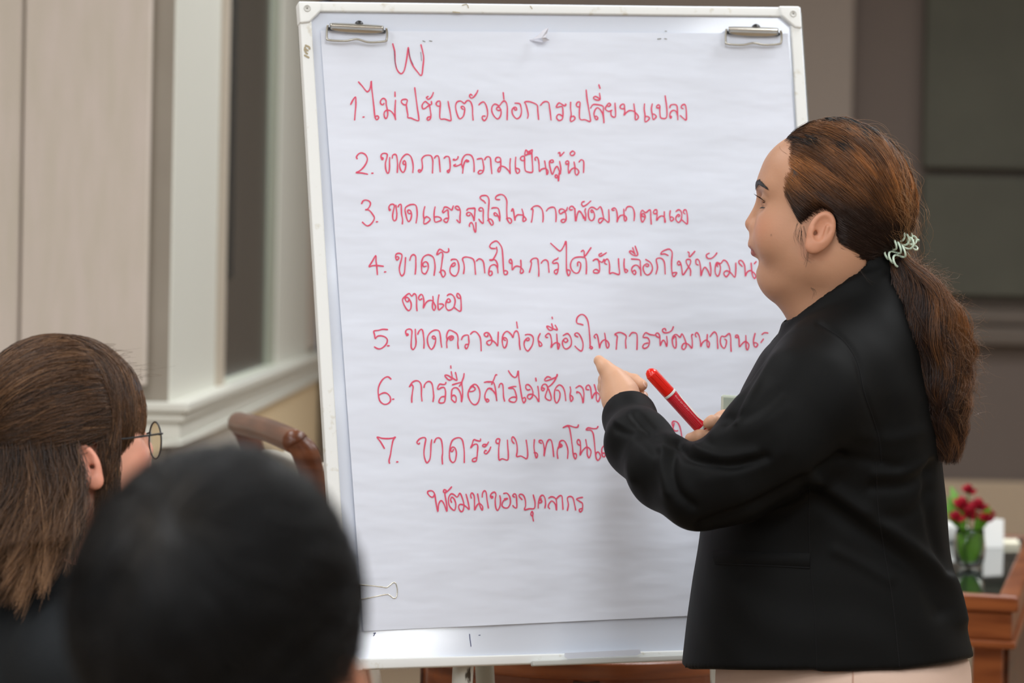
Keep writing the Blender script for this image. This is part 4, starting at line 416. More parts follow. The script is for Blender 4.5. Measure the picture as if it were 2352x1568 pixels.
# ------------------------------------------------------------------ the paper sheet on the board
PC = [(735, 71), (1808, 78), (1897, 1399), (832, 1450)]
nu, nv = 60, 80
def paper_h(u, v):
    e = .0022 + .0035 * max(0, v - .04) * (1 - u) ** 3 * 1.4
    e += .0015 * math.sin(u * 9 + v * 5) * math.sin(v * 7 - u * 3) * min(1, v * 6)
    e += .0012 * math.exp(-((v - .505 - .012 * math.sin(5 * u)) / .012) ** 2)      # old fold across the sheet
    e += .0016 * math.exp(-(((u - .93) + .25 * (v - .25)) / .05) ** 2) * math.exp(-((v - .2) / .2) ** 2)
    e += .0012 * math.exp(-((u - .52 + .05 * v) / .03) ** 2) * max(0, v - .72) * 3
    return max(e, .0012)
V = []; 
for j in range(nv + 1):
    for i in range(nu + 1):
        u, v = i / nu, j / nv
        x = (PC[0][0] * (1 - u) + PC[1][0] * u) * (1 - v) + (PC[3][0] * (1 - u) + PC[2][0] * u) * v
        y = (PC[0][1] * (1 - u) + PC[1][1] * u) * (1 - v) + (PC[3][1] * (1 - u) + PC[2][1] * u) * v
        V.append(bd(x, y, 0) + BN * paper_h(u, v))
F = [(j * (nu + 1) + i, j * (nu + 1) + i + 1, (j + 1) * (nu + 1) + i + 1, (j + 1) * (nu + 1) + i) for j in range(nv) for i in range(nu)]
me = mesh_np('paper_sheet', V, np.array(F)[:, ::-1])
paper = link('paper_sheet', me, M_paper)
tag(paper, 'large white paper sheet clipped to the board, filled with red handwritten numbered lines', 'paper')
bvh_paper = BVHTree.FromPolygons([Vector(v) for v in V], F)
# every written stroke lies on the sheet: follow its surface
def on_paper(x, y):
    d = Vector(ray(x, y)).normalized(); h = bvh_paper.ray_cast(Vector(EYE), d)
    return np.array(h[0]) if h[0] is not None else bd(x, y, .003)
def ink_line(name, rows, w, m, lift=.0007, label=None):
    bm = bmesh.new()
    for k, g in enumerate(rows):
        P = catmull(fat_dot(g), 4); Q = np.array([on_paper(x, y) for x, y in P]) + BN * (lift + .00002 * (k % 5))
        T = np.gradient(Q, axis=0); T /= np.linalg.norm(T, axis=1, keepdims=True) + 1e-9; S = np.cross(BN, T)
        Q = np.vstack([Q[0] - T[0] * w * .4, Q, Q[-1] + T[-1] * w * .4]); S = np.vstack([S[0], S, S[-1]])
        ww = np.full(len(Q), w / 2) * (1 + .12 * np.sin(np.arange(len(Q)) * .5 + k)); ww[0] = ww[-1] = w * .28
        a = [bm.verts.new(q + s * t) for q, s, t in zip(Q, S, ww)]; b = [bm.verts.new(q - s * t) for q, s, t in zip(Q, S, ww)]
        for i in range(len(Q) - 1): bm.faces.new([b[i], a[i], a[i + 1], b[i + 1]])
    for f in bm.faces:
        f.normal_update()
        if f.normal.dot(Vector(BN)) < 0: f.normal_flip()
    me = bpy.data.meshes.new(name); bm.to_mesh(me); bm.free()
    return link(name, me, m, paper, False)
for k, line in enumerate(WRITING):
    rows = [[tuple(map(float, p.split(','))) for p in r.split()] for r in line.split(';')]
    rows.sort(key=lambda g: min(q[0] for q in g)); runs = [[rows[0]]]; xm = max(q[0] for q in rows[0])
    for g in rows[1:]:                           # words with a wide gap between them
        if min(q[0] for q in g) - xm > 26: runs.append([])
        runs[-1].append(g); xm = max(xm, max(q[0] for q in g))
    os_ = [ink_line('handwritten_line', rn, .0021, M_ink) for rn in runs]
    for o in os_: o['label'] = ('red heading letter at the top of the sheet' if k == 0 else 'red handwritten line, number %d from the top' % k)
ink_line('pencil_trace', [[(905, 116), (906.5, 140), (910, 156)], [(938.5, 114), (942, 133), (949, 149)], [(966, 120), (968, 140)]], .0007, M_ink_d, .0009)
for g_ in ([(971, 94), (976, 96)], [(986, 94), (992, 95)], [(1510, 90), (1518, 89)], [(1526, 89), (1531, 90)], [(1527, 72), (1531, 72)]): ink_line('staple_mark', [g_], .0012, M_darkgap, .0006)
# torn scrap still stuck at the top middle
bm = bmesh.new()
sc = [(1216, 92, .004), (1231, 86, .010), (1240, 78, .013), (1247, 70, .016), (1259, 64, .020), (1256, 76, .013), (1253, 86, .016), (1262, 92, .006), (1248, 97, .012), (1236, 96, .012)]
vs = [bm.verts.new(bd(*q)) for q in sc]; cc = bm.verts.new(bd(1244, 87, .019)); c2 = bm.verts.new(bd(1237, 90, .006))
for i in range(len(vs)): bm.faces.new([vs[i], vs[(i + 1) % len(vs)], cc if i not in (8, 9) else c2])
o = bm_obj('torn_scrap', bm, mat('torn_paper', lin(214, 214, 222), .8, .2), paper); s = o.modifiers.new('s', 'SOLIDIFY'); s.thickness = .0005
o['label'] = 'crumpled torn scrap of paper at the top edge'

# binder clip gripping the left edge of the sheet low down
bcl = empty('binder_clip', bd(826, 1357, .004), 'small binder clip with wire handle near the lower left edge of the paper', 'clip')
bm = bmesh.new()
pr = [(800, 1339, .001), (800, 1376, .001)]
q = [bd(788, 1343, .020), bd(826, 1340, .0045), bd(828, 1374, .0045), bd(790, 1377, .020)]
add_hexa(bm, q + [bd(788, 1343, -.0165), bd(826, 1340, -.0155), bd(828, 1374, -.0155), bd(790, 1377, -.0165)])
bm.faces.ensure_lookup_table()
bm_obj('clip_body', bm, M_dark, bcl, bevel=.001)
hw = [(806, 1339.5, .016), (822, 1341.5, .009), (850, 1344.5, .006), (878, 1347.5, .006), (888, 1348.5, .006), (896, 1343, .006), (902, 1338, .006), (908, 1338.5, .006), (911.5, 1347, .006), (912.5, 1357, .006), (911, 1369, .006),
      (907, 1373, .006), (901, 1371.5, .006), (896, 1367, .006), (890, 1364.5, .006), (878, 1366, .006), (850, 1372, .006), (824, 1376, .009), (808, 1377.5, .016)]
tube_obj('clip_handle', [bd(*k) for k in hw], .00085, mat('bright_wire', (.75, .72, .62), .25, .5, metal=1), bcl, 8, n=6)
# ================================================================== PEOPLE: implicit-surface bodies
def smin(a, b, k):
    h = np.maximum(k - np.abs(a - b), 0) / k; return np.minimum(a, b) - h * h * k * .25
def smax(a, b, k): return -smin(-a, -b, k)
def sph(P, c, r): return np.linalg.norm(P - np.asarray(c), axis=1) - r
def ell(P, c, r, ax=None):
    Q = P - np.asarray(c, float)
    if ax is not None: Q = Q @ np.asarray(ax, float).T
    r = np.asarray(r, float); k0 = np.linalg.norm(Q / r, axis=1); k1 = np.linalg.norm(Q / (r * r), axis=1) + 1e-9
    return k0 * (k0 - 1) / k1
def cap(P, a, b, ra, rb=None):
    a = np.asarray(a, float); b = np.asarray(b, float); rb = ra if rb is None else rb
    d = b - a; t = np.clip(((P - a) @ d) / (d @ d), 0, 1)
    return np.linalg.norm(P - a - t[:, None] * d, axis=1) - (ra + (rb - ra) * t)
def chain(P, pts, k=.02):
    """pts: list of (xyz, r) joined by smooth tapering segments"""
    d = None
    for (a, ra), (b, rb) in zip(pts, pts[1:]):
        e = cap(P, a, b, ra, rb); d = e if d is None else smin(d, e, k)
    return d
def surface_nets(fn, lo, hi, h, n=16):
    lo = np.asarray(lo, float); hi = np.asarray(hi, float)
    nb = np.ceil((hi - lo) / (h * n)).astype(int)
    g = np.stack(np.meshgrid(*[np.arange(k) for k in nb], indexing='ij'), -1).reshape(-1, 3)
    d = fn(lo + (g + .5) * h * n); g = g[np.abs(d) < h * n * 1.5 + .012]
    o = np.stack(np.meshgrid(*[np.arange(n + 1)] * 3, indexing='ij'), -1).reshape(-1, 3)
    NX, NY, NZ = (nb * n + 4).tolist()
    key = lambda c: (c[..., 0] * NY + c[..., 1]) * NZ + c[..., 2]
    corners = np.array([[i, j, k] for i in (0, 1) for j in (0, 1) for k in (0, 1)])
    edges = [(a, b) for a in range(8) for b in range(8) if a < b and np.abs(corners[a] - corners[b]).sum() == 1]
    KS, VS, QS, FL = [], [], [], []
    for s in range(0, len(g), 120):
        gb = g[s:s + 120]; P = (gb[:, None] * n + o[None])
        Vv = fn((lo + P.reshape(-1, 3) * h)).reshape(len(gb), n + 1, n + 1, n + 1)
        ins = Vv < 0
        cnt = sum(ins[:, c[0]:n + c[0], c[1]:n + c[1], c[2]:n + c[2]].astype(np.int8) for c in corners)
        bi, i, j, k = np.nonzero((cnt > 0) & (cnt < 8))
        if len(bi):
            loc = np.stack([i, j, k], -1)
            cv = np.stack([Vv[bi, i + c[0], j + c[1], k + c[2]] for c in corners], 1)
            acc = np.zeros((len(bi), 3)); num = np.zeros(len(bi))
            for a, b in edges:
                va, vb = cv[:, a], cv[:, b]; mk = (va < 0) != (vb < 0)
                t = np.where(mk, va / np.where(mk, va - vb, 1), 0)
                acc += mk[:, None] * (corners[a] + t[:, None] * (corners[b] - corners[a])); num += mk
            cell = gb[bi] * n + loc
            KS.append(key(cell)); VS.append(lo + (cell + acc / num[:, None]) * h)
        for ax in range(3):
            sl0 = [slice(None), slice(0, n), slice(0, n), slice(0, n)]; sl1 = list(sl0); sl1[ax + 1] = slice(1, n + 1)
            A_, B_ = ins[tuple(sl0)], ins[tuple(sl1)]
            bi, i, j, k = np.nonzero(A_ != B_)
            if not len(bi): continue
            cell = gb[bi] * n + np.stack([i, j, k], -1)
            u, v = [(1, 2), (2, 0), (0, 1)][ax]
            du = np.zeros(3, int); du[u] = 1; dv = np.zeros(3, int); dv[v] = 1
            q = np.stack([key(cell - du - dv), key(cell - dv), key(cell), key(cell - du)], -1)
            fl = A_[bi, i, j, k]; q[~fl] = q[~fl][:, ::-1]; QS.append(q)
    K = np.concatenate(KS); V = np.concatenate(VS); Q = np.concatenate(QS)
    od = np.argsort(K); Ks = K[od]; ps = np.clip(np.searchsorted(Ks, Q), 0, len(Ks) - 1)
    ok = (Ks[ps] == Q).all(1); F = od[ps[ok]]
    return V, F
def relax(V, F, it=2, lam=.5):
    n = len(V); E = np.concatenate([F[:, [0, 1]], F[:, [1, 2]], F[:, [2, 3]], F[:, [3, 0]]]); 
    for _ in range(it):
        S = np.zeros((n, 3)); c = np.zeros(n)
        for a, b in ((0, 1), (1, 0)):
            for d in range(3): S[:, d] += np.bincount(E[:, a], V[E[:, b], d], n)
            c += np.bincount(E[:, a], minlength=n)
        V = V + lam * (S / np.maximum(c, 1)[:, None] - V)
    return V
def normals(V, F):
    a = V[F[:, 2]] - V[F[:, 0]]; b = V[F[:, 3]] - V[F[:, 1]]; fn_ = np.cross(a, b); N = np.zeros_like(V)
    for k in range(4):
        for d in range(3): N[:, d] += np.bincount(F[:, k], fn_[:, d], len(V))
    return N / (np.linalg.norm(N, axis=1, keepdims=True) + 1e-12)
def join(parts):
    V, F, C, o = [], [], [], 0
    for v, f, c in parts:
        V.append(v); F.append(f + o); C.append(np.broadcast_to(c, v.shape)); o += len(v)
    return np.vstack(V), np.vstack(F), np.vstack(C)
def inpoly(x, y, poly):
    p = np.asarray(poly, float); r = np.zeros(np.shape(x), bool); j = len(p) - 1
    for i in range(len(p)):
        c = ((p[i, 1] > y) != (p[j, 1] > y)) & (x < (p[j, 0] - p[i, 0]) * (y - p[i, 1]) / (p[j, 1] - p[i, 1] + 1e-9) + p[i, 0])
        r ^= c; j = i
    return r
def segdist(x, y, poly):
    p = np.asarray(poly, float); d = np.full(np.shape(x), 1e9)
    for a, b in zip(p, p[1:]):
        v = b - a; t = np.clip(((x - a[0]) * v[0] + (y - a[1]) * v[1]) / (v @ v), 0, 1)
        d = np.minimum(d, np.hypot(x - a[0] - t * v[0], y - a[1] - t * v[1]))
    return d
def pix(Pc):                                    # camera-aligned point -> frame pixels
    return CX + Pc[:, 0] / Pc[:, 1] * FPX, CY - Pc[:, 2] / Pc[:, 1] * FPX

class Head:
    """local axes: f forward (face), l the person's left, u up; metres, origin in the skull"""
    def __init__(s, c, yaw, pitch=0, tilt=0):
        # yaw: direction of the face in the camera-aligned right/depth plane
        f = np.array([math.cos(yaw), math.sin(yaw), 0]); l = np.array([-math.sin(yaw), math.cos(yaw), 0]); u = np.array([0, 0, 1.0])
        cp, sp = math.cos(pitch), math.sin(pitch); f, u = f * cp + u * sp, u * cp - f * sp
        ct, st = math.cos(tilt), math.sin(tilt); l, u = l * ct + u * st, u * ct - l * st
        s.c = np.asarray(c, float); s.M = np.array([f, l, u])
    def loc(s, P): return (P - s.c) @ s.M.T
    def out(s, Q): return np.asarray(Q, float) @ s.M + s.c
def head_sdf(Q, fat=1.0):
    f, l, u = Q.T; A = np.stack([f, np.abs(l), u], 1)
    d = ell(Q, (0, 0, .012), (.096, .074, .098))
    d = smin(d, ell(Q, (.046, 0, .036), (.053, .060, .052)), .03)                 # forehead
    d = smin(d, ell(Q, (.045, 0, -.040), (.058, .058, .072)), .035)               # mid face
    d = smin(d, ell(A, (.064, .032, -.046), (.040 , .034 * fat, .042)), .022)      # cheeks
    d = smin(d, ell(A, (.012, .046, -.072), (.040, .022 * fat, .034)), .03)       # jaw corners
    d = smin(d, cap(A, (.076, .008, -.097), (.022, .044, -.084), .019, .022), .028)  # jaw line
    d = smin(d, sph(Q, (.0855, 0, -.0965), .0185), .022)                          # chin
    d = smin(d, ell(Q, (.040, 0, -.108), (.048, .046, .024)), .03)                # under the chin
    d = smin(d, cap(A, (.088, .010, .026), (.078, .040, .024), .0125, .010), .018)   # brow
    d = smax(d, -ell(A, (.103, .032, .004), (.0135, .017, .0105)), .016)          # eye sockets
    d = smin(d, ell(A, (.0850, .0315, .0050), (.0130, .016, .0125)), .005)
    d = smax(d, -cap(A, (.0985, .022, .0045), (.0900, .046, .0020), .0016, .0012), .0022)         # eyeball under the lids
    d = smin(d, cap(Q, (.0975, 0, .008), (.1140, 0, -.0255), .0066, .0100), .009)  # nose ridge
    d = smin(d, sph(A, (.1065, .0115, -.0315), .0085), .009)                      # wings
    d = smax(d, -ell(A, (.1085, .0065, -.0415), (.005, .0035, .005)), .003)       # nostrils
    d = smin(d, ell(Q, (.100, 0, -.053), (.0175, .026, .017)), .016)               # muzzle
    d = smin(d, ell(Q, (.1065, 0, -.0545), (.0120, .021, .0066)), .006)           # upper lip
    d = smin(d, ell(Q, (.1030, 0, -.0680), (.0125, .018, .0072)), .006)           # lower lip
    d = smax(d, -cap(A, (.119, 0, -.0610), (.104, .022, -.0625), .0010, .0012), .004)   # mouth line
    d = smax(d, -ell(Q, (.115, 0, -.0795), (.010, .016, .006)), .01)              # dip under the lip
    return d
def ear_sdf(Q):
    A = np.stack([Q[:, 0], np.abs(Q[:, 1]), Q[:, 2]], 1)
    c = np.array([.0070, .0850, -.0405]); t = math.radians(24)
    ax = np.array([[math.cos(t), .30, math.sin(t)], [-.30, 1, .05], [-math.sin(t), 0, math.cos(t)]])
    ax /= np.linalg.norm(ax, axis=1, keepdims=True)
    L = (A - c) @ ax.T
    e = ell(L, (0, 0, 0), (.0185, .0075, .0295))
    e = smin(e, ell(L, (.004, 0, -.024), (.0085, .005, .0085)), .008)             # lobe
    e = smax(e, -ell(L, (.001, .0075, .006), (.0125, .0080, .0190)), .003)         # hollow inside the rim
    e = smin(e, cap(L, (-.0075, .0015, -.012), (-.0055, .0030, .010), .0032, .0028), .003)
    e = smax(e, -ell(L, (.003, .0065, -.004), (.0070, .0060, .0095)), .002)
    e = smin(e, cap(L, (.0110, .0015, -.009), (.0125, .002, -.001), .0034, .0028), .003) # tragus
    e = smax(e, -cap(L, (.006, .004, -.005), (.007, -.008, -.005), .0036, .003), .002)                        # canal
    e = smin(e, ell(A, (.013, .0655, -.040), (.011, .011, .018)), .006)
    return e
def skin_tint(Q, base, lip, blush, ear=1.0):
    f, l, u = Q.T; C = np.tile(np.asarray(base, float), (len(Q), 1))
    def mixin(w, c): C[:] = C * (1 - w[:, None]) + np.asarray(c) * w[:, None]
    mixin(.55 * np.exp(-((f - .085) / .03) ** 2 - ((np.abs(l) - .045) / .022) ** 2 - ((u + .035) / .022) ** 2), blush)
    mixin(.45 * np.clip((np.abs(l) - .070) / .01, 0, 1) * (np.abs(f) < .04) * (u > -.08) * (u < .0) * ear, blush)
    mixin(.35 * np.exp(-((f - .118) / .012) ** 2 - (l / .014) ** 2 - ((u + .03) / .012) ** 2), blush)
    w = (np.abs(l) < .022) & (u < -.0545 - .12 * np.abs(l)) & (u > -.0745 + .22 * np.abs(l)) & (f > .097)
    mixin(w * np.where(u > -.061, .55, .9), lip)
    mixin(.75 * np.exp(-((np.hypot(f - .078, u + .044)) / .0011) ** 2) * (l > 0), (.05, .025, .02))
    mixin(.42 * np.exp(-((np.abs(l) - .036) / .014) ** 2 - ((u - .0085) / .008) ** 2) * (f > .07), np.asarray(base) * .45)
    return C

# ---- strand hair: thin tapering threads
def strand_mesh(P, r0, col, tip=.35, rootfrac=1.0):
    S, K, _ = P.shape
    t = np.linspace(0, 1, K); prof = (rootfrac + (1 - rootfrac) * np.minimum(1, t * 5)) * (1 - (1 - tip) * t ** 2)
    Rr = np.asarray(r0).reshape(-1, 1) * prof[None]
    V, F = tubes(P, Rr, 3)
    C = np.repeat(np.broadcast_to(col, (S, K, 3)).reshape(-1, 3), 3, 0)
    return V, F, C
def hair_obj(name, sets, m, parent):
    V, F, C = join([(v, f, c) for v, f, c in sets])
    return link(name, mesh_np(name, c2w(V), F, np.clip(C, 0, 1)), m, parent)
def wob(S, K, amp, freq, seed=0):
    r = np.random.default_rng(seed); t = np.linspace(0, 1, K)[None, :, None]
    ph = r.uniform(0, 6.28, (S, 1, 3)); fr = freq * r.uniform(.6, 1.5, (S, 1, 3))
    return amp * np.sin(ph + fr * 6.28 * t) * np.minimum(1, t * 4)

def skinmat(name, rough=.5):
    m = mat(name, (.5, .3, .2), rough, .4, attr=True, bump=(260, (1, 1, 1), .12, .0012))
    b = m.node_tree.nodes['Principled BSDF']; b.inputs['Subsurface Weight'].default_value = .12
    b.inputs['Subsurface Radius'].default_value = (.9, .35, .2); b.inputs['Subsurface Scale'].default_value = .006
    return m
M_skin = skinmat('skin')
M_hair = mat('hair_strands', (.05, .03, .02), .38, .45, attr=True)
M_hair_blk = mat('black_hair_strands', (.05, .03, .02), .42, .35, attr=True)
M_blazer = mat('black_blazer_cloth', (.0032, .0034, .0034), .6, .10, bump=(900, (1, 1, 1), .15, .0006))
M_blackcloth = mat('black_knit_cloth', (.008, .010, .013), .85, .25, bump=(400, (1, 1, 1), .3, .001))
M_trouser = mat('pink_beige_trouser_cloth', lin(205, 178, 162), .8, .2, bump=(800, (1, 1, 1), .2, .0006))
M_eye = mat('eye_white', lin(225, 220, 214), .2, .5)
M_iris = mat('dark_iris', (.012, .007, .005), .1, .5)
M_shoe = mat('black_leather', (.01, .01, .01), .35, .5)
GZ = lambda P: None
def floor_z(x, d):                              # camera-aligned height of the floor under (right, depth)
    # world z = EYE.z + x*RT.z + d*FW.z + z*UP.z = 0
    return (-EYE[2] - x * RT[2] - d * FW[2]) / UP[2]
# ------------------------------------------------------------------ the standing woman
def px(x, y, d): return cs(x, y, d)
PP = .6035e-3
WH = Head(px(1915, 470, 4.14), math.radians(180 - 13), 0)
WH.M[1] *= 1                                    # her left side faces the camera
base_w = c2w(np.array([[px(1900, 1300, 4.16)[0], 4.16, 0]]))[0]
woman = empty('person', (base_w[0], base_w[1], 0), 'standing woman in a black blazer with a brown ponytail, pointing at the paper', 'person')
SK = lin(188, 141, 112); LIP = lin(160, 82, 76); BLUSH = lin(200, 132, 104)

# ---- body, one continuous figure under the clothes
nk0, nk1 = WH.out([-.008, 0, -.06]), px(1932, 770, 4.155)
sh_l, el_l, wr_l = px(1890, 890, 4.03), px(1612, 1118, 4.0), px(1430, 925, 4.215)
sh_r, el_r, wr_r = px(1862, 890, 4.31), px(1800, 1130, 4.38), px(1672, 1000, 4.27)
def woman_core(P):
    d = chain(P, [(nk1, .058), (px(1920, 900, 4.17), .10), (px(1900, 1150, 4.17), .125), (px(1905, 1400, 4.17), .15)], .05)
    d = smin(d, chain(P, [(px(1935, 760, 4.16), .05), (sh_l, .055), (el_l, .030), (px(1462, 985, 4.15), .022), (px(1451, 962, 4.178), .019)], .03), .05)
    d = smin(d, chain(P, [(px(1935, 800, 4.17), .045), (sh_r, .042), (el_r, .036), (wr_r, .026)], .03), .05)
    for sd, kx in ((4.06, 1935), (4.27, 1925)):
        k = px(kx, 1480, sd); fz_ = floor_z(k[0], sd)
        d = smin(d, chain(P, [(k, .085), (np.array([k[0] - .01, sd, fz_ + .48]), .055), (np.array([k[0] + .02, sd, fz_ + .07]), .036)], .03), .05)
    return d
def woman_head(P):
    Q = WH.loc(P); d = head_sdf(Q, 1.0)
    d = smin(d, cap(P, nk0, nk1, .056, .060), .03)
    d = smin(d, cap(P, WH.out([.052, 0, -.112]), WH.out([.02, 0, -.15]), .03, .042), .03)
    return smin(d, ear_sdf(Q), .004)
# her left hand: thumb up and pointing at the sheet, fingers curled away behind the palm
def lhand(P):
    q = lambda x, y, d: px(x, y, d)
    d = chain(P, [(px(1447, 950, 4.20), .026), (q(1428, 922, 4.225), .0255)], .01)
    ax = np.array([[.8, 0, -.6], [0, 1, 0], [.6, 0, .8]])
    d = smin(d, ell(P, q(1417, 897, 4.25), (.023, .040, .030)), .018)
    d = smin(d, chain(P, [(q(1433, 900, 4.225), .0175), (q(1408, 865, 4.232), .0118), (q(1391, 846, 4.238), .0098), (q(1376, 828, 4.246), .0078)], .008), .014)   # thumb
    k = .0018
    fg = [[(1396, 876, 4.272, .0115), (1392, 872, 4.286, .0108), (1432, 866, 4.322, .0090), (1457, 873, 4.312, .0086), (1474, 884, 4.292, .0084)],
          [(1394, 890, 4.272, .0112), (1390, 889, 4.288, .0105), (1436, 890, 4.326, .0082), (1464, 901, 4.314, .0074), (1478, 909, 4.294, .0068)],
          [(1396, 905, 4.268, .0108), (1394, 905, 4.283, .0100), (1444, 911, 4.320, .0074), (1472, 921, 4.308, .0064), (1484, 927, 4.292, .0058)],
          [(1402, 920, 4.262, .0100), (1402, 921, 4.276, .0090), (1448, 930, 4.308, .0068), (1474, 938, 4.300, .0058), (1486, 943, 4.284, .0052)]]
    for f_ in fg:
        e = chain(P, [(q(a, b, c), r) for a, b, c, r in f_], .004); d = smin(d, e, k)
    return d
def rhand(P):
    q = lambda x, y, d: px(x, y, d)
    d = chain(P, [(px(1690, 1003, 4.268), .027), (q(1672, 998, 4.258), .026)], .01)
    d = smin(d, ell(P, q(1668, 995, 4.25), (.026, .022, .034)), .016)
    d = smin(d, chain(P, [(q(1672, 980, 4.236), .014), (q(1652, 970, 4.220), .0105), (q(1636, 968, 4.209), .0088), (q(1627, 972, 4.210), .0076)], .004), .006)   # thumb
    fg = [[(1660, 1004, 4.238, .0118), (1630, 1000, 4.222, .0102), (1606, 1002, 4.216, .0094), (1586, 1007, 4.222, .0082)],
          [(1664, 1020, 4.246, .0110), (1638, 1022, 4.228, .0098), (1622, 1014, 4.222, .0088), (1612, 1006, 4.238, .0078)],
          [(1668, 1034, 4.254, .0104), (1646, 1038, 4.236, .0092), (1634, 1026, 4.232, .0082), (1630, 1014, 4.246, .0072)],
          [(1674, 1044, 4.262, .0096), (1658, 1050, 4.246, .0082), (1648, 1040, 4.242, .0074), (1644, 1030, 4.254, .0066)]]
    for f_ in fg: d = smin(d, chain(P, [(q(a, b, c), r) for a, b, c, r in f_], .004), .0025)
    return d
parts = []
v, f = surface_nets(woman_head, WH.out([0, 0, 0]) - [.16, .13, .225], WH.out([0, 0, 0]) + [.14, .13, .125], .0016); v = relax(v, f, 1, .4)
parts.append((v, f, skin_tint(WH.loc(v), SK, LIP, BLUSH)))
for fn_, c in ((lhand, px(1425, 890, 4.26)), (rhand, px(1640, 1000, 4.24))):
    v, f = surface_nets(fn_, c - [.05, .09, .05], c + [.06, .09, .07] if fn_ is lhand else c + [.05, .06, .04], .0013)
    parts.append((v, f, np.tile(lin(206, 160, 130), (len(v), 1))))
xs = px(1900, 1200, 4.16)
v, f = surface_nets(woman_core, (xs[0] - .38, 3.85, floor_z(xs[0], 4.16)), (xs[0] + .25, 4.6, px(1900, 700, 4.16)[2]), .007); parts.append((v, f, np.tile(SK, (len(v), 1))))
V, F, C = join(parts)
body_w = link('body', mesh_np('body', c2w(V), F, C), M_skin, woman)

M_nail = mat('pale_nail', lin(232, 190, 172), .25, .5)
for (a, b, c, dx, dz, sz) in ((1481, 882, 4.2875, .8, .35, .0052), (1483, 906, 4.290, .8, .45, .0046), (1488, 925, 4.289, .8, .4, .0038)):
    bm = bmesh.new(); bmesh.ops.create_uvsphere(bm, u_segments=14, v_segments=8, radius=1.0)
    n_ = np.array([dx, -.5, dz]); n_ /= np.linalg.norm(n_); e1_ = np.cross(n_, [0, 1.0, 0]); e1_ /= np.linalg.norm(e1_); e2_ = np.cross(n_, e1_)
    cc_ = px(a, b, c); bm.transform(Matrix([[e1_[i] * sz, e2_[i] * sz * .8, n_[i] * .0016, cc_[i]] for i in range(3)] + [[0, 0, 0, 1]]))
    bm.transform(Matrix([[RT[i], FW[i], UP[i], EYE[i]] for i in range(3)] + [[0, 0, 0, 1]])); o_ = bm_obj('fingernail', bm, M_nail, None, smooth=True); o_.parent = body_w
# eyes (both), lashes and brow
for s in (1, -1):
    bm = bmesh.new(); bmesh.ops.create_uvsphere(bm, u_segments=20, v_segments=14, radius=.0118)
    c = WH.out([.0815, .0310 * s, .0040]); bm.transform(Matrix.Translation(c2w(c[None])[0]))
    e = bm_obj('eye', bm, M_eye, woman, smooth=True)
    bm = bmesh.new(); bmesh.ops.create_uvsphere(bm, u_segments=16, v_segments=10, radius=.0063)
    c = WH.out([.0872, .0315 * s, .0035]); bm.transform(Matrix.Translation(c2w(c[None])[0]))
    bm_obj('iris', bm, M_iris, e, smooth=True)
r = np.random.default_rng(3)
for s in (1, -1):
    lash = []
    n = 46; t = np.linspace(0, 1, n)
    root = np.stack([.098 - .010 * t ** 2 , s * (.024 + .021 * t), .0085 - .006 * t ** 2], 1)
    dirn = np.stack([.9 - .3 * t, s * (.1 + .7 * t), .35 + 0 * t], 1); L = .0108 * r.uniform(.7, 1.1, n)
    k = np.linspace(0, 1, 5)[None, :, None]
    P = root[:, None] + dirn[:, None] * L[:, None, None] * k + np.array([0, 0, .006]) * k ** 2 * L[:, None, None] * 40
    lash.append(strand_mesh(WH.out(P.reshape(-1, 3)).reshape(n, 5, 3), np.full(n, .00028), np.array([.01, .008, .007]), .2))
    n = 30; t = np.linspace(0, 1, n)
    root = np.stack([.0965 - .009 * t ** 2, s * (.024 + .021 * t), -.0030 - .001 * t], 1)
    P = root[:, None] + np.array([.8, .25 * s, -.5]) * .0045 * k
    lash.append(strand_mesh(WH.out(P.reshape(-1, 3)).reshape(n, 5, 3), np.full(n, .0002), np.array([.01, .008, .007]), .2))
    hair_obj('eyelashes', lash, M_hair, woman)
def on_head(Q, off):                            # push local points onto the head surface (+offset)
    Q = Q.copy()
    for _ in range(8):
        d = head_sdf(Q, 1.0); g = np.stack([(head_sdf(Q + np.eye(3)[i] * 1e-4, 1.0) - d) / 1e-4 for i in range(3)], 1)
        Q -= (d - off)[:, None] * g / (np.linalg.norm(g, axis=1, keepdims=True) + 1e-9)
    return Q
for s in (1, -1):
    br = []
    n = 420; t = r.uniform(0, 1, n); w = r.normal(0, 1, n) * (.0024 - .0018 * t)
    root = np.stack([.103 - .016 * t ** 1.6, s * (.012 + .038 * t), .0265 + .005 * np.sin(t * 2.6) - .006 * t ** 2 + w], 1)
    k = np.linspace(0, 1, 5); dv = np.stack([-.25 - .3 * t, s * (.8 + 0 * t), .35 - .8 * t], 1) * .008
    P = root[:, None] + dv[:, None] * k[None, :, None]
    P = on_head(P.reshape(-1, 3), .0006)
    br.append(strand_mesh(WH.out(P).reshape(n, 5, 3), np.full(n, .00028), np.array([.010, .008, .007]), .3))
    hair_obj('eyebrow', br, M_hair, woman)

# ---- hair: scalp cap, swept strands, ponytail
HAIRLINE = [(1800, 326), (1806, 345), (1802, 372), (1796, 395), (1791, 420), (1806, 448), (1820, 480), (1830, 512), (1838, 528), (1848, 500), (1860, 478), (1888, 466), (1920, 488), (1934, 535), (1942, 578), (1956, 606), (1985, 634), (2040, 622)]
HAIRZONE = HAIRLINE + [ (2110, 560), (2110, 380), (2010, 260), (1900, 255), (1830, 285)]
def near_px(Q):                                  # pixel of the near-side mirror of local points
    A = Q.copy(); A[:, 1] = np.abs(A[:, 1]); return pix(WH.out(A))
HE_c, HE_r = np.array([-.004, 0, .010]), np.array([.1035, .0815, .1065])
TIE = np.array([-.0905, 0, -.064])
v, f = surface_nets(lambda P: smin(head_sdf(WH.loc(P), 1.0) - .004, ell(WH.loc(P), HE_c, HE_r - .004), .01), WH.c - [.13, .11, .12], WH.c + [.13, .11, .13], .0024)
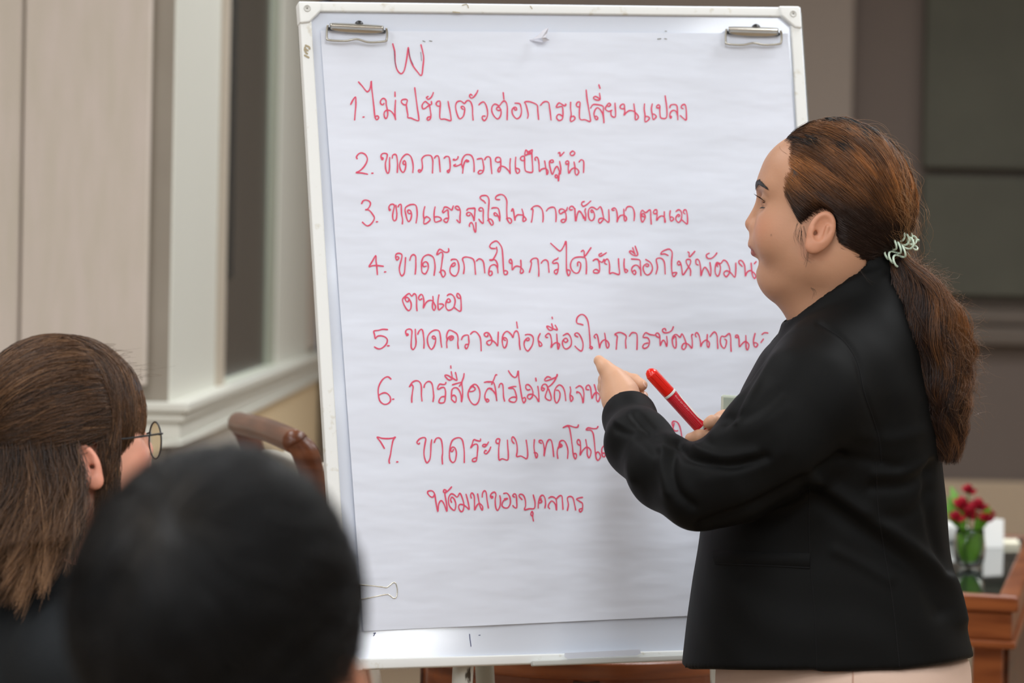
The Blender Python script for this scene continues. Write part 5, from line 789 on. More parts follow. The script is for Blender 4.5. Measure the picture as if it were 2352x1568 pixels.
Q = WH.loc(v); x_, y_ = near_px(Q); keep = inpoly(x_, y_, HAIRZONE) & (segdist(x_, y_, HAIRLINE) > 24)
f = f[keep[f].all(1)]; us = np.unique(f); mp_ = np.zeros(len(v), int); mp_[us] = np.arange(len(us))
scalp = (v[us], mp_[f], np.tile(np.array([.016, .009, .006]), (len(us), 1)))
N = 22000
dv = RNG.normal(size=(N * 3, 3)); dv /= np.linalg.norm(dv, axis=1, keepdims=True)
Q = HE_c + dv * (HE_r + .001); x_, y_ = near_px(Q); k = inpoly(x_, y_, HAIRZONE) & (Q[:, 2] > -.10)
dv = dv[k][:N]
# extra roots along the hairline, and along the parting on top
d2 = RNG.normal(size=(420000, 3)); d2 /= np.linalg.norm(d2, axis=1, keepdims=True)
Q = HE_c + d2 * (HE_r + .001); x_, y_ = near_px(Q); sd2 = segdist(x_, y_, HAIRLINE)
k = (sd2 < 15) & (inpoly(x_, y_, HAIRZONE) | (sd2 < 3.0)) & (Q[:, 2] > -.10) & ((((x_ - 1884) / 38) ** 2 + ((y_ - 532) / 56) ** 2) > 1); dv = np.vstack([dv, d2[k][:12000]])
d3 = np.stack([RNG.uniform(-.35, .72, 7000), RNG.normal(.10, .16, 7000), np.full(7000, .8)], 1); d3 /= np.linalg.norm(d3, axis=1, keepdims=True); dv = np.vstack([dv, d3])
unit_ = lambda X: X / (np.linalg.norm(X, axis=-1, keepdims=True) + 1e-9)
nn = len(dv); K = 20
# thin the side away from the camera
w0 = dv; w1 = (TIE - HE_c) / HE_r; w1 = w1 / np.linalg.norm(w1)
w1s = w1 + RNG.normal(0, .06, (nn, 3)); w1s /= np.linalg.norm(w1s, axis=1, keepdims=True)
om = np.arccos(np.clip((w0 * w1s).sum(1), -1, 1))[:, None, None]; t = np.linspace(0, 1, K)[None, :, None]
side = np.where(w0[:, 1] > .02, 1.0, -1.0); topness = np.clip((w0[:, 2] - .15) / .6, 0, 1)
wc = .5 * (w0 + w1s); wc /= np.linalg.norm(wc, axis=1, keepdims=True) + 1e-6
wc = wc + np.stack([.10 * topness, side * .75 * topness, .10 * topness], 1); wc /= np.linalg.norm(wc, axis=1, keepdims=True)
Pn = (1 - t) ** 2 * w0[:, None] + 2 * t * (1 - t) * wc[:, None] * 1.12 + t ** 2 * w1s[:, None]
lift = (1 + RNG.uniform(.0, .055, (nn, 1, 1)) * np.sin(np.pi * np.minimum(1, t * 1.15)) ** .6)
# swept strands first rise away from the parting, then fall to the tie
sweep = np.zeros((nn, K, 3)); sweep[..., 2] = .05 * np.sin(np.pi * t[..., 0]) * np.clip(w0[:, 2:3], -.2, 1) * np.clip(om[..., 0], 0, 1.5)
Pn = Pn + sweep; Pn /= np.linalg.norm(Pn, axis=2, keepdims=True)
P = HE_c + Pn * HE_r * lift
end = TIE + RNG.normal(0, .0085, (nn, 1, 3)) * [.4, 1, 1]
bl = np.clip((t - .8) / .2, 0, 1) ** 1.5; P = P * (1 - bl) + end * bl
clump = np.round(w0 * 10 + RNG.normal(0, .22, w0.shape)); seed = (np.abs(clump @ [17, 131, 1009])).astype(int)
uq, inv = np.unique(clump @ [1, 100, 10000], return_inverse=True); cnt_ = np.bincount(inv)
mean_ = np.stack([np.bincount(inv, P[:, a, b], len(uq)) / cnt_ for a in range(K) for b in range(3)], 1).reshape(len(uq), K, 3)
tuft = np.random.default_rng(8).uniform(-.0025, .0050, len(uq))[inv][:, None, None]
P = P + (mean_[inv] - P) * (.58 * np.clip((t - .12) / .3, 0, 1) * np.clip((1 - t) / .1, 0, 1)) + unit_((P - HE_c)) * tuft * np.sin(np.pi * t)
cr = np.random.default_rng(1).uniform(0, 1, 5000)[seed % 5000]
P += (wob(nn, K, .0009, 1.2, 5) + (np.sin(t * 10 + cr[:, None, None] * 40) * .0034) * np.array([.6, .8, 1])) * np.minimum(1, t * 5) * np.minimum(1, (1 - t) * 6 + .15)
hgt = w0[:, 2] * HE_r[2] + HE_c[2]
tt = t[..., 0]
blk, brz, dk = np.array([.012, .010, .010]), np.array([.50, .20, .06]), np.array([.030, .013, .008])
H = np.clip((P[..., 2] + .012) / .055, 0, 1); H = np.maximum(H, np.clip((-.060 - P[..., 0]) / .025, 0, 1) * np.clip((P[..., 2] + .030) / .03, 0, 1))                 # bronzed upper part, dark lower part; backlit rim painted along the back
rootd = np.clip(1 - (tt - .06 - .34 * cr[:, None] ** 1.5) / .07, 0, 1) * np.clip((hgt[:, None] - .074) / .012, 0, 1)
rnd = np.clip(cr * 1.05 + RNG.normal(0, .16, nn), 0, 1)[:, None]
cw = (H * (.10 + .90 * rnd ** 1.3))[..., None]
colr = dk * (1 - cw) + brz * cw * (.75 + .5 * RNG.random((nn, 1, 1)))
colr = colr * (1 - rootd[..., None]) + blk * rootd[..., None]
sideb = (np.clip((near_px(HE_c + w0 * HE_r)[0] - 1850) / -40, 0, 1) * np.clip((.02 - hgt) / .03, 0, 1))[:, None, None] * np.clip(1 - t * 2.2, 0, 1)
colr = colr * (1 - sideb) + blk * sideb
sets = [scalp]
WP = WH.out(P.reshape(-1, 3)).reshape(nn, K, 3)
ex, ey = pix(WP.reshape(-1, 3)); ev = ((((ex - 1884) / 37) ** 2 + ((ey - 533) / 55) ** 2)).reshape(nn, K)
P[..., 1] -= .016 * np.clip((1.5 - ev) / .5, 0, 1) * (P[..., 1] > .03)     # tucked behind the ear
WP = WH.out(P.reshape(-1, 3)).reshape(nn, K, 3); good = ~((ev[:, 0] < .8) & (w0[:, 1] > 0))
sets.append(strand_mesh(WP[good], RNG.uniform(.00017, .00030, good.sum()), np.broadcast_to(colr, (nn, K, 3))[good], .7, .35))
# flyaway hairs over the crown and nape, backlight painted in as pale orange
q = RNG.choice(nn, 9000); pk = RNG.integers(2, 15, 9000); b0 = P[q, pk]; sel = ((b0[:, 2] > .085) | ((b0[:, 0] < -.075) & (b0[:, 2] > -.055))); q = q[sel][:620]; pk = pk[sel][:620]; n2 = len(q)
b0 = P[q, pk]; nrm = b0 - HE_c; nrm /= np.linalg.norm(nrm, axis=1, keepdims=True)
tg = P[q, pk + 4] - P[q, pk]; tg /= np.linalg.norm(tg, axis=1, keepdims=True) + 1e-9
s_ = np.linspace(0, 1, 10)[None, :, None]; L = RNG.uniform(.02, .075, (n2, 1, 1))
fp = b0[:, None] + tg[:, None] * L * s_ + nrm[:, None] * L * RNG.uniform(.05, .42, (n2, 1, 1)) * np.sin(s_ * RNG.uniform(1.2, 3.4, (n2, 1, 1))) + wob(n2, 10, .003, 1.2, 9)
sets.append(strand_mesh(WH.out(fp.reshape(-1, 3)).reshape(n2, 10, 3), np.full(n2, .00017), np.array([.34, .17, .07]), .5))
# loose wisps in front of the ear and behind it
wis = [[(1838, 520), (1842, 560), (1846, 588), (1860, 600)], [(1832, 512), (1826, 540), (1832, 556)], [(1845, 520), (1856, 560), (1857, 590), (1852, 612)], [(1864, 660), (1870, 668), (1868, 680)], [(1975, 620), (1990, 640), (2002, 648)], [(1836, 525), (1832, 545), (1838, 560)], [(1842, 528), (1841, 548), (1846, 566)]]
for w_ in wis:
    A_ = catmull(np.array(w_, float), 5)
    for _ in range(5):
        j = A_ + RNG.normal(0, 1.6, 2) + np.linspace(0, 1, len(A_))[:, None] * RNG.normal(0, 4, 2)
        Pc = np.array([px(a, b, 4.0615) for a, b in j]); sets.append(strand_mesh(Pc[None], np.array([.00017]), np.array([.02, .012, .008]), .4))
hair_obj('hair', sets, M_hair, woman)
# ponytail
def cpath(pts, n): 
    A_ = catmull(np.array(pts, float), 12); s = np.concatenate([[0], np.cumsum(np.linalg.norm(np.diff(A_[:, :2], axis=0), axis=1))]); s /= s[-1]
    return np.stack([np.interp(np.linspace(0, 1, n), s, A_[:, i]) for i in range(A_.shape[1])], 1)
K = 40
ct = cpath([(2050, 572, 4.12, 20), (2068, 598, 4.116, 24), (2098, 650, 4.105, 50), (2128, 740, 4.09, 70), (2146, 830, 4.09, 66), (2158, 915, 4.08, 50), (2172, 985, 4.075, 30), (2180, 1030, 4.075, 13), (2178, 1062, 4.075, 4)], K)
cpt = np.array([px(a, b, d) for a, b, d, _ in ct]); rad = ct[:, 3] * .66e-3
S = 10500; NC = 130
cl = RNG.integers(0, NC, S)
crr = np.sqrt(RNG.random(NC)); cth = RNG.uniform(0, 6.283, NC)
cx_ = (crr * np.cos(cth))[cl] + RNG.normal(0, .10, S); cy_ = (crr * np.sin(cth))[cl] + RNG.normal(0, .10, S)
rr = np.minimum(np.hypot(cx_, cy_), 1.15)[:, None]; th = np.arctan2(cy_, cx_)[:, None]
endt = 1 - .45 * RNG.random((S, 1)) ** 1.3                   # strands end at different lengths
ti = np.linspace(0, 1, K)[None] * endt
ci = np.stack([np.interp(ti.ravel(), np.linspace(0, 1, K), cpt[:, i]).reshape(S, K) for i in range(3)], -1)
ri = np.interp(ti.ravel(), np.linspace(0, 1, K), rad).reshape(S, K)
cph = RNG.uniform(0, 6.28, (NC, 3)); cfr = RNG.uniform(1.3, 2.7, (NC, 1))
th2 = th + .9 * np.sin(ti * cfr[cl] * 6.28 * .6 + cph[cl][:, :1]) * ti
X = ci.copy(); X[..., 0] += ri * rr * np.cos(th2); X[..., 1] += ri * .62 * rr * np.sin(th2) - .004
amp = (.0130 * np.clip(ti * 2.2, 0, 1) * (1 - .65 * ti ** 3))[..., None]
X += amp * np.sin(ti[..., None] * cfr[cl][:, None] * 6.283 + cph[cl][:, None]) * [1, .6, .5]
X += wob(S, K, .0020, 2.2, 12)
crl = np.clip((ti - .45) / .5, 0, 1)[..., None]; X[..., 0:1] += crl * (1 - .7 * crl) * .024 * np.sin(ti[..., None] * 14 + cph[cl][:, None, :1])
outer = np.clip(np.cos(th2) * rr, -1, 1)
cw = (np.clip(.02 + .95 * np.clip(outer, 0, 1) ** 1.5 * (1.12 - ti) + .16 * RNG.normal(size=(S, 1)) + .20 * np.sin(cph[cl][:, :1] * 3), 0, 1))[..., None]  # right edge of the tail lightened, rim light painted into the strands
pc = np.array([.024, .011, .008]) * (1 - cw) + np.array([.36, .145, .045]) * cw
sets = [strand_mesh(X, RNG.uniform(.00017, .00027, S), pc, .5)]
def pcore(P):
    d = None
    for i in range(0, K - 5, 3):
        j = min(K - 5, i + 3); e = cap(P, cpt[i], cpt[j], rad[i] * .55, rad[j] * .55); d = e if d is None else smin(d, e, .01)
    return d
v, f = surface_nets(pcore, cpt.min(0) - .05, cpt.max(0) + .05, .004); sets.append((v, f, np.tile(np.array([.014, .008, .006]), (len(v), 1))))
# stray loops and frizz along the outer edge
for lp in ([(2195, 730), (2217, 738), (2227, 770), (2222, 800), (2200, 810)], [(2185, 712), (2215, 722), (2226, 760), (2224, 788), (2204, 807), (2190, 806)], [(2195, 835), (2208, 850), (2212, 880)], [(2203, 880), (2218, 900), (2214, 925), (2200, 930)], [(2160, 1030), (2172, 1048), (2184, 1052)], [(2170, 1030), (2180, 1042), (2182, 1054)]):
    A_ = catmull(np.array(lp, float), 6)
    for _ in range(16):
        j = A_ + RNG.normal(0, 1.6, 2); Pc = np.array([px(a, b, 4.085) for a, b in j]); Pc += np.linspace(0, 1, len(Pc))[:, None] * RNG.normal(0, .002, 3)
        sets.append(strand_mesh(Pc[None], np.array([.00028]), np.array([.05, .022, .012]), .5))
n2 = 1500; q = RNG.choice(np.nonzero((outer[:, 5] > .35))[0], n2); pk = RNG.integers(3, 32, n2)
b0 = X[q, pk]; L = RNG.uniform(.015, .05, (n2, 1, 1)); s_ = np.linspace(0, 1, 9)[None, :, None]
dd = np.stack([RNG.uniform(.1, .7, n2), RNG.normal(0, .3, n2), RNG.uniform(-1, .1, n2)], 1); dd /= np.linalg.norm(dd, axis=1, keepdims=True)
fp = b0[:, None] + dd[:, None] * L * s_ + wob(n2, 9, .004, 1.1, 15)
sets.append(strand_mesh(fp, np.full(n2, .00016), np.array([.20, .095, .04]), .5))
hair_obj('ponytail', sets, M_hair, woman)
# coiled hair tie: one coil wound three times round the tail
c0 = cs(2061, 580, 4.118); axd = cpt[3] - cpt[0]; axd = np.array([.72, -.1, -.62]); axd /= np.linalg.norm(axd)
e1 = np.cross(axd, [0, 1.0, 0]); e1 /= np.linalg.norm(e1); e2 = np.cross(axd, e1)
nT = 1300; s_ = np.linspace(0, 1, nT); al = s_ * 6.283 * 3; be = s_ * 6.283 * 27
ring = lambda R_: R_[:, None] * (np.cos(al)[:, None] * e1 + np.sin(al)[:, None] * e2)
Rm = .0262 + .0060 * np.cos(be)
Pt = c0 + ring(Rm) + axd * (((s_ - .5) * .024 + .0062 * np.sin(be))[:, None])
V, F = tubes(Pt[None], .00155, 8)
link('hair_tie', mesh_np('hair_tie', c2w(V), F), mat('mint_plastic', lin(208, 228, 208), .3, .5), woman)['label'] = 'pale mint coiled hair tie'
# ---- blazer: torso loft + two sleeves, opened at neck and cuffs
TB = np.array([  # y, front x, back x, half depth, centre depth
 (640, 1900, 2050, .075, 4.165), (690, 1892, 2082, .09, 4.165), (740, 1828, 2098, .130, 4.165), (800, 1756, 2110, .170, 4.165), (900, 1702, 2132, .200, 4.165), (1000, 1668, 2152, .195, 4.165),
 (1100, 1640, 2163, .185, 4.165), (1200, 1612, 2172, .178, 4.165), (1256, 1605, 2176, .178, 4.165), (1330, 1592, 2190, .186, 4.165), (1430, 1578, 2214, .196, 4.165), (1530, 1567, 2238, .202, 4.165), (1620, 1560, 2260, .205, 4.165)], float)
zt_ = (CY - TB[:, 0]) / FPX * 4.165
tc_ = ((TB[:, 1] + TB[:, 2]) / 2 - CX) / FPX * 4.165; ta_ = (TB[:, 2] - TB[:, 1]) / 2 / FPX * 4.165
zi = np.linspace(zt_.min(), zt_.max(), 200)
def smooth_interp(vals):
    v = np.interp(zi, zt_[::-1], vals[::-1]); kk = np.hanning(17); kk /= kk.sum()
    return np.convolve(np.pad(v, 8, mode='edge'), kk, 'valid')
LC, LA, LB = smooth_interp(tc_), smooth_interp(ta_), smooth_interp(TB[:, 3])
def loft(P):
    z = P[:, 2]; c = np.interp(z, zi, LC); a = np.interp(z, zi, LA); b = np.interp(z, zi, LB)
    x = (P[:, 0] - c) / a; y = (P[:, 1] - 4.165) / b
    k = np.maximum((np.abs(x) ** 2.3 + np.abs(y) ** 2.3) ** (1 / 2.3), 1e-6)
    return (k - 1) * np.minimum(a, b) * .85
def sleeve_l(P):
    d = chain(P, [(px(1902, 872, 4.045), .080), (px(1868, 925, 4.00), .080), (px(1778, 1018, 3.975), .0745), (px(1684, 1094, 3.968), .0605), (px(1607, 1126, 3.975), .047)], .02)
    d = smin(d, chain(P, [(px(1602, 1124, 3.975), .049), (px(1530, 1086, 4.03), .044), (px(1468, 1018, 4.10), .0405), (px(1446, 958, 4.175), .0305), (px(1441, 930, 4.205), .0272)], .035), .03)
    return d
def sleeve_r(P):
    d = chain(P, [(px(1880, 830, 4.285), .085), (px(1850, 950, 4.33), .08), (px(1800, 1120, 4.36), .062)], .05)
    return smin(d, chain(P, [(px(1800, 1120, 4.36), .058), (px(1740, 1060, 4.32), .05), (px(1692, 1008, 4.275), .036)], .03), .03)
cuff_c, cuff_n = px(1436, 905, 4.215), None
_cd = px(1438, 932, 4.20) - px(1466, 1016, 4.10); _cd /= np.linalg.norm(_cd)
_cr = px(1686, 1004, 4.27) - px(1740, 1060, 4.32); _cr /= np.linalg.norm(_cr)
# collar opening: plane through the visible neckline, cut round the neck
na, nb_, nc = px(1822, 726, 4.10), px(2004, 636, 4.12), px(1910, 668, 4.05)
def blazer(P):
    d = loft(P)
    sl = smax(sleeve_l(P), (P - px(1442, 949, 4.185)) @ _cd, .004)
    sl = smax(sl, -chain(P, [(px(1448, 958, 4.172), .020), (px(1443, 938, 4.193), .0248), (px(1437, 895, 4.23), .0248)]), .002)
    sr = smax(sleeve_r(P), (P - px(1684, 1003, 4.275)) @ _cr, .004)
    d = smin(d, sl, .022); d = smin(d, sr, .03)
    d = smin(d, cap(P, px(1930, 850, 4.06), px(1972, 752, 4.115), .055, .053), .06)           # shoulder slope, near
    d = smin(d, cap(P, px(1925, 840, 4.27), px(1955, 745, 4.20), .055, .055), .06)           # shoulder slope, far
    # collar band standing round the neck, then the opening itself
    neck = smin(cap(P, px(1937, 560, 4.150), px(1928, 790, 4.150), .0625, .070), cap(P, px(1900, 690, 4.14), px(1890, 765, 4.14), .045, .036), .03)
    t = np.clip((P[:, 0] - px(1822, 700, 4.15)[0]) / (px(2004, 700, 4.15)[0] - px(1822, 700, 4.15)[0]), -.3, 1.1)
    ztop = px(1900, 726, 4.1)[2] * (1 - t) + px(1900, 634, 4.1)[2] * t + .010 * np.sin(np.clip(t, 0, 1) * 3.14)
    band = smax(neck - .0095, P[:, 2] - ztop, .004)
    band = smax(band, px(1900, 800, 4.15)[2] - P[:, 2], .01)
    d = smin(d, band, .018)
    d = smax(d, -(neck - .0035), .003)
    d = smax(d, np.minimum(P[:, 2] - ztop, -(neck - .016)) if False else -1 + 0 * d, .003)
    # hem
    xx = P[:, 0] / P[:, 1] * FPX + CX
    hem = np.interp(xx, [1560, 1700, 1870, 1885, 2060, 2140, 2240], [1536, 1538, 1539, 1543, 1538, 1529, 1508])
    zh = (CY - hem) / FPX * P[:, 1]
    return smax(d, zh - P[:, 2], .004)
lo = np.array([px(1345, 0, 4.2)[0], 3.86, px(0, 1560, 4.0)[2]]); hi = np.array([px(2270, 0, 4.2)[0], 4.50, px(0, 600, 4.2)[2]])
v, f = surface_nets(blazer, lo, hi, .0036); v = relax(v, f, 2, .5)
N_ = normals(v, f); X_, Y_ = pix(v); face = np.clip(-N_[:, 1] * 3, 0, 1) * (v[:, 1] < 4.2)
def fold(line, w, a, w2=None):
    d = segdist(X_, Y_, catmull(np.array(line, float), 5)); return a * np.exp(-(d / w) ** 2)
D_ = np.zeros(len(v))
for line, w, a in (
    # sleeve crook and forearm
    ([(1560, 1012), (1575, 1045), (1620, 1062), (1690, 1068), (1760, 1050)], 11, -.0060), ([(1580, 1008), (1610, 1035), (1660, 1048), (1730, 1040)], 12, .0045),
    ([(1545, 1040), (1540, 1085), (1556, 1130), (1590, 1160)], 12, -.0055), ([(1525, 1020), (1518, 1070), (1530, 1130)], 13, .0035),
    ([(1455, 950), (1500, 1000), (1530, 1015), (1560, 1018)], 11, -.0050), ([(1460, 1000), (1440, 1050), (1450, 1100)], 14, .0030), ([(1420, 985), (1470, 1000), (1510, 1040)], 12, -.003),
    ([(1405, 960), (1440, 985), (1480, 990)], 8, .002), ([(1620, 1100), (1700, 1085), (1800, 1040)], 18, .002), ([(1640, 1000), (1720, 985), (1800, 940)], 20, .003), ([(1660, 960), (1730, 950), (1790, 900)], 12, -.0025),
    # lower edge of the upper arm against the body
    ([(1613, 1205), (1720, 1165), (1862, 1092), (1935, 1050)], 12, -.0075), ([(1930, 1050), (1990, 1056), (2060, 1070)], 14, -.0035),
    # armhole seam, shoulder
    ([(1880, 742), (1935, 780), (1968, 830), (1985, 900), (2005, 960), (2020, 1010), (2025, 1060)], 7, -.0022),
    # drape across the back and flank towards the hem
    ([(1870, 1100), (1960, 1160), (2030, 1210), (2110, 1270), (2190, 1345), (2215, 1420)], 20, .0095), ([(1860, 1130), (1950, 1195), (2030, 1250), (2110, 1320), (2160, 1400)], 22, -.0060),
    ([(2000, 1120), (2080, 1115), (2140, 1080)], 14, -.0045), ([(2010, 1090), (2080, 1085), (2140, 1050)], 12, .0035), ([(2010, 1190), (2090, 1180), (2140, 1130)], 16, -.003),
    ([(2140, 1060), (2132, 1150), (2148, 1240), (2172, 1310)], 12, -.0060), ([(1920, 1265), (1990, 1300), (2040, 1330)], 14, .0025), ([(1980, 1000), (2050, 1010), (2120, 990)], 16, .0025),
    ([(1760, 820), (1712, 900), (1668, 975)], 8, -.004), ([(1780, 800), (1735, 890), (1695, 970)], 9, .003)):
    D_ += fold(line, w, a)
D_ += .0014 * np.sin(v[:, 0] * 41 + 3 * np.sin(v[:, 2] * 17)) * np.sin(v[:, 2] * 33 + 2 * np.sin(v[:, 0] * 23))
v = v + N_ * (D_ * face)[:, None]
bl_o = link('blazer', mesh_np('blazer', c2w(v), f), M_blazer, woman)
bl_o['label'] = 'black tailored blazer'
bvh_b = BVHTree.FromPolygons([Vector(p) for p in c2w(v)], [tuple(q) for q in f])
def on_blazer(x, y, lift):
    d = Vector(ray(x, y)).normalized(); h = bvh_b.ray_cast(Vector(EYE), d)
    return None if h[0] is None else np.array(h[0]) + np.array(h[1] if h[1].dot(d) < 0 else -h[1]) * lift
def cloth_strip(name, line, w, lift, m, n=10):   # raised seam following the cloth
    A_ = catmull(np.array(line, float), n); pts = [on_blazer(x, y, lift) for x, y in A_]; pts = [p for p in pts if p is not None]
    V, F = tubes(np.array(pts)[None], w, 6); return link(name, mesh_np(name, V, F), m, bl_o)
M_seam = mat('black_seam_thread', (.004, .004, .0045), .8, .2)
for line in ([(1880, 742), (1935, 780), (1968, 830), (1985, 900), (2005, 960), (2020, 1010), (2025, 1062)],
             [(2012, 1060), (2016, 1160), (2030, 1260), (2050, 1380), (2066, 1530)], [(1860, 1105), (1858, 1200), (1862, 1300), (1872, 1420), (1876, 1536)]):
    cloth_strip('seam', line, .0009, -.0002, M_seam)
# welt pocket
g = []
for j in range(5):
    t = j / 4; row = []
    for i in range(25):
        s = i / 24; x = 1642 + 218 * s; y0 = 1264 + 6 * s; y1 = 1292 + 10 * s; y = y0 * (1 - t) + y1 * t
        q = on_blazer(x, y, .0030 * (1 if 0 < j < 4 else .35)); row.append(q)
    g.append(row)
if all(q is not None for r_ in g for q in r_):
    V = np.array(g).reshape(-1, 3); F = np.array([(j * 25 + i, j * 25 + i + 1, (j + 1) * 25 + i + 1, (j + 1) * 25 + i) for j in range(4) for i in range(24)])
    po = link('pocket_flap', mesh_np('pocket_flap', V, F[:, ::-1]), M_blazer, bl_o)
cloth_strip('pocket_edge', [(1640, 1266), (1750, 1270), (1860, 1272)], .0012, .0006, M_seam); cloth_strip('pocket_edge', [(1644, 1294), (1750, 1298), (1860, 1304)], .0012, .0006, M_seam)

# ---- trousers and shoes
def trousers(P):
    z = P[:, 2]; zc = px(0, 1540, 4.165)[2]
    fl = floor_z(px(1930, 0, 4.165)[0], 4.165)
    x0 = px(1936, 0, 4.165)[0]
    d = None
    for sd, off in ((4.085, .012), (4.25, -.012)):
        a = np.array([x0 + off, sd, zc - .05]); kn = np.array([x0 - .015 + off, sd, fl + .50]); an = np.array([x0 + .02 + off, sd, fl + .06])
        e = chain(P, [(a, .125), (kn, .082), (an, .062)], .05); d = e if d is None else smin(d, e, .04)
    hip = ell(P, (x0, 4.166, zc - .02), (.178, .178, .21)); d = smin(d, hip, .05)
    d = smax(d, z - px(0, 1500, 4.165)[2], .005)
    return smax(d, fl + .02 - z, .004)
xs = px(1936, 1500, 4.165); fl = floor_z(xs[0], 4.165)
v, f = surface_nets(trousers, (xs[0] - .28, 3.9, fl - .02), (xs[0] + .26, 4.45, px(0, 1490, 4.165)[2] + .01), .008); v = relax(v, f, 2)
tr = link('trousers', mesh_np('trousers', c2w(v), f), M_trouser, woman); tr['label'] = 'pink beige trousers'
bvh_t = BVHTree.FromPolygons([Vector(p) for p in c2w(v)], [tuple(q) for q in f])
pts = []
for y in range(1530, 1700, 8):
    h = bvh_t.ray_cast(Vector(EYE), Vector(ray(1959, y)).normalized())
    if h[0] is not None: pts.append(np.array(h[0]))
if len(pts) > 2:
    V, F = tubes(np.array(pts)[None], .0012, 6); link('side_seam', mesh_np('side_seam', V, F), mat('beige_seam', lin(186, 152, 134), .8, .2), tr)
for sd, off in ((4.085, .012), (4.25, -.012)):
    a = np.array([xs[0] + off + .045, sd, fl + .028]); b = np.array([xs[0] + off - .15, sd, fl + .020])
    v, f = surface_nets(lambda P: smax(chain(P, [(a, .042), ((a + b) / 2, .040), (b, .030)], .03), fl + .0005 - P[:, 2], .003), np.minimum(a, b) - .07, np.maximum(a, b) + .07, .006)
    link('shoe', mesh_np('shoe', c2w(v), f), M_shoe, woman)

# ------------------------------------------------------------------ marker pen in her right hand
A_, B_ = c2w(px(1489, 850, 4.205)[None])[0], c2w(px(1640, 1016, 4.228)[None])[0]
ax_ = B_ - A_; Lm = np.linalg.norm(ax_); ax_ /= Lm
sd_ = np.cross(ax_, -FW); sd_ /= np.linalg.norm(sd_); nn_ = np.cross(sd_, ax_)
MW = Matrix([[sd_[i], nn_[i], ax_[i], A_[i]] for i in range(3)] + [[0, 0, 0, 1]])   # z runs from cap end to tail, y towards the camera
marker = empty('marker_pen', B_, 'capped red marker pen held upright in the woman\'s right hand', 'marker')
M_red = mat('gloss_red_plastic', lin(226, 36, 24), .22, .5); M_redl = mat('red_label', lin(200, 24, 40), .35, .4); M_wpl = mat('white_marker_plastic', lin(222, 220, 214), .4, .4)
R_ = .0090
def mlathe(name, prof, m, par=None, n=40):
    bm = bmesh.new(); lathe(bm, prof, n=n); bm.transform(MW); return bm_obj(name, bm, m, par or marker, smooth=True, bevel=.0004, seg=1)
capo = mlathe('marker_cap', [(0, -.001), (.003, -.0005), (.006, .0015), (.0078, .0045), (.0084, .0065), (.0090, .0068), (.0092, .0075), (.0095, .0430), (.0092, .0440)], M_red)
for th in (-.9, -.25, .45):
    bm = bmesh.new(); r0 = .0088
    add_box(bm, (-.0007, r0, .009), (.0007, r0 + .0011, .036)); bm.transform(MW @ Matrix.Rotation(th, 4, 'Z')); bm_obj('grip_rib', bm, M_red, capo, bevel=.0004)
mlathe('collar_ring', [(.0090, .0441), (.0097, .0445), (.0097, .0475), (.0092, .048)], M_wpl)
barrel = mlathe('barrel', [(.0091, .0481), (.0094, .0484), (.0094, .1100), (.0091, .1104)], M_redl)
mlathe('end_ring', [(.0091, .1105), (.0095, .1108), (.0095, .1145), (.0088, .1150)], M_wpl)
mlathe('end_plug', [(.0085, .1151), (.0085, .119), (.0070, .1200), (.0066, .133), (.0050, .1345), (0, .1345)], M_red)
def mpatch(name, uv, m, par, lift):              # patch on the barrel: (angle from the camera side, distance along)
    bm = bmesh.new(); P_ = np.array([[(.0094 + lift) * math.sin(a), (.0094 + lift) * math.cos(a), z] for a, z in uv])
    vs = [bm.verts.new(p) for p in P_]; bm.faces.new(vs); bm.transform(MW); return bm_obj(name, bm, m, par)
# white name panel down the right of the barrel, built in narrow strips round the curve
sgn = 1 if np.dot(MW.to_3x3() @ Vector((1, 0, 0)), Vector(RT)) > 0 else -1
edge = [(.050, 1.35), (.0555, 1.12), (.060, .98), (.068, .92), (.078, .85), (.088, .80), (.096, .80), (.101, .92), (.106, 1.15), (.1085, 1.4)]
bm = bmesh.new(); rows = []
for z, a0 in edge:
    rows.append([bm.verts.new(MW @ Vector(((.0096) * math.sin(sgn * (a0 + (2.3 - a0) * k / 8)), .0096 * math.cos(sgn * (a0 + (2.3 - a0) * k / 8)), z))) for k in range(9)])
for a, b in zip(rows, rows[1:]):
    for k in range(8): bm.faces.new([a[k], a[k + 1], b[k + 1], b[k]])
bm_obj('name_panel', bm, M_wpl, barrel, smooth=True)
def mtext(name, ang, z0, z1, hgt, m, seed, dens):   # lettering too small to read: rows of small upright strokes
    r_ = random.Random(seed); bm = bmesh.new(); z = z0
    while z < z1:
        w = hgt * r_.uniform(.18, .30); tall = hgt * r_.choice((1, 1, .75, .85, 1.15))
        for (da, db, a0, a1) in ((0, w * .45, 0, tall), (w * .45, w * 1.5, tall - w * .5, tall)) if r_.random() < .75 else ((0, w * 1.4, 0, w * .5), (w * .9, w * 1.4, 0, tall)):
            q = [MW @ Vector((.00975 * math.sin(sgn * (ang + s / .0095)), .00975 * math.cos(sgn * (ang + s / .0095)), z + d)) for d, s in ((da, a0), (db, a0), (db, a1), (da, a1))]
            bm.faces.new([bm.verts.new(p) for p in q])
        z += w * r_.uniform(2.0, 2.6) * dens
        if r_.random() < .12: z += hgt * .35
    return bm_obj(name, bm, m, barrel)
M_wtxt = mat('white_print', lin(240, 214, 212), .5, .3); M_ptxt = mat('pale_red_print', lin(222, 120, 124), .5, .3)
mtext('print_line', .30, .0510, .0790, .0022, M_wtxt, 1, 1.0); mtext('print_line', .38, .0800, .1085, .0013, M_wtxt, 2, 1.0)
for k in range(4): mtext('print_line', .02 - .24 * k, .0520, .1070, .0010, M_ptxt, 3 + k, 1.1)
mtext('print_line', 1.22, .062, .069, .0022, M_dark, 11, 1.4); mtext('print_line', 1.18, .0715, .1000, .0018, M_redl, 12, 1.1)

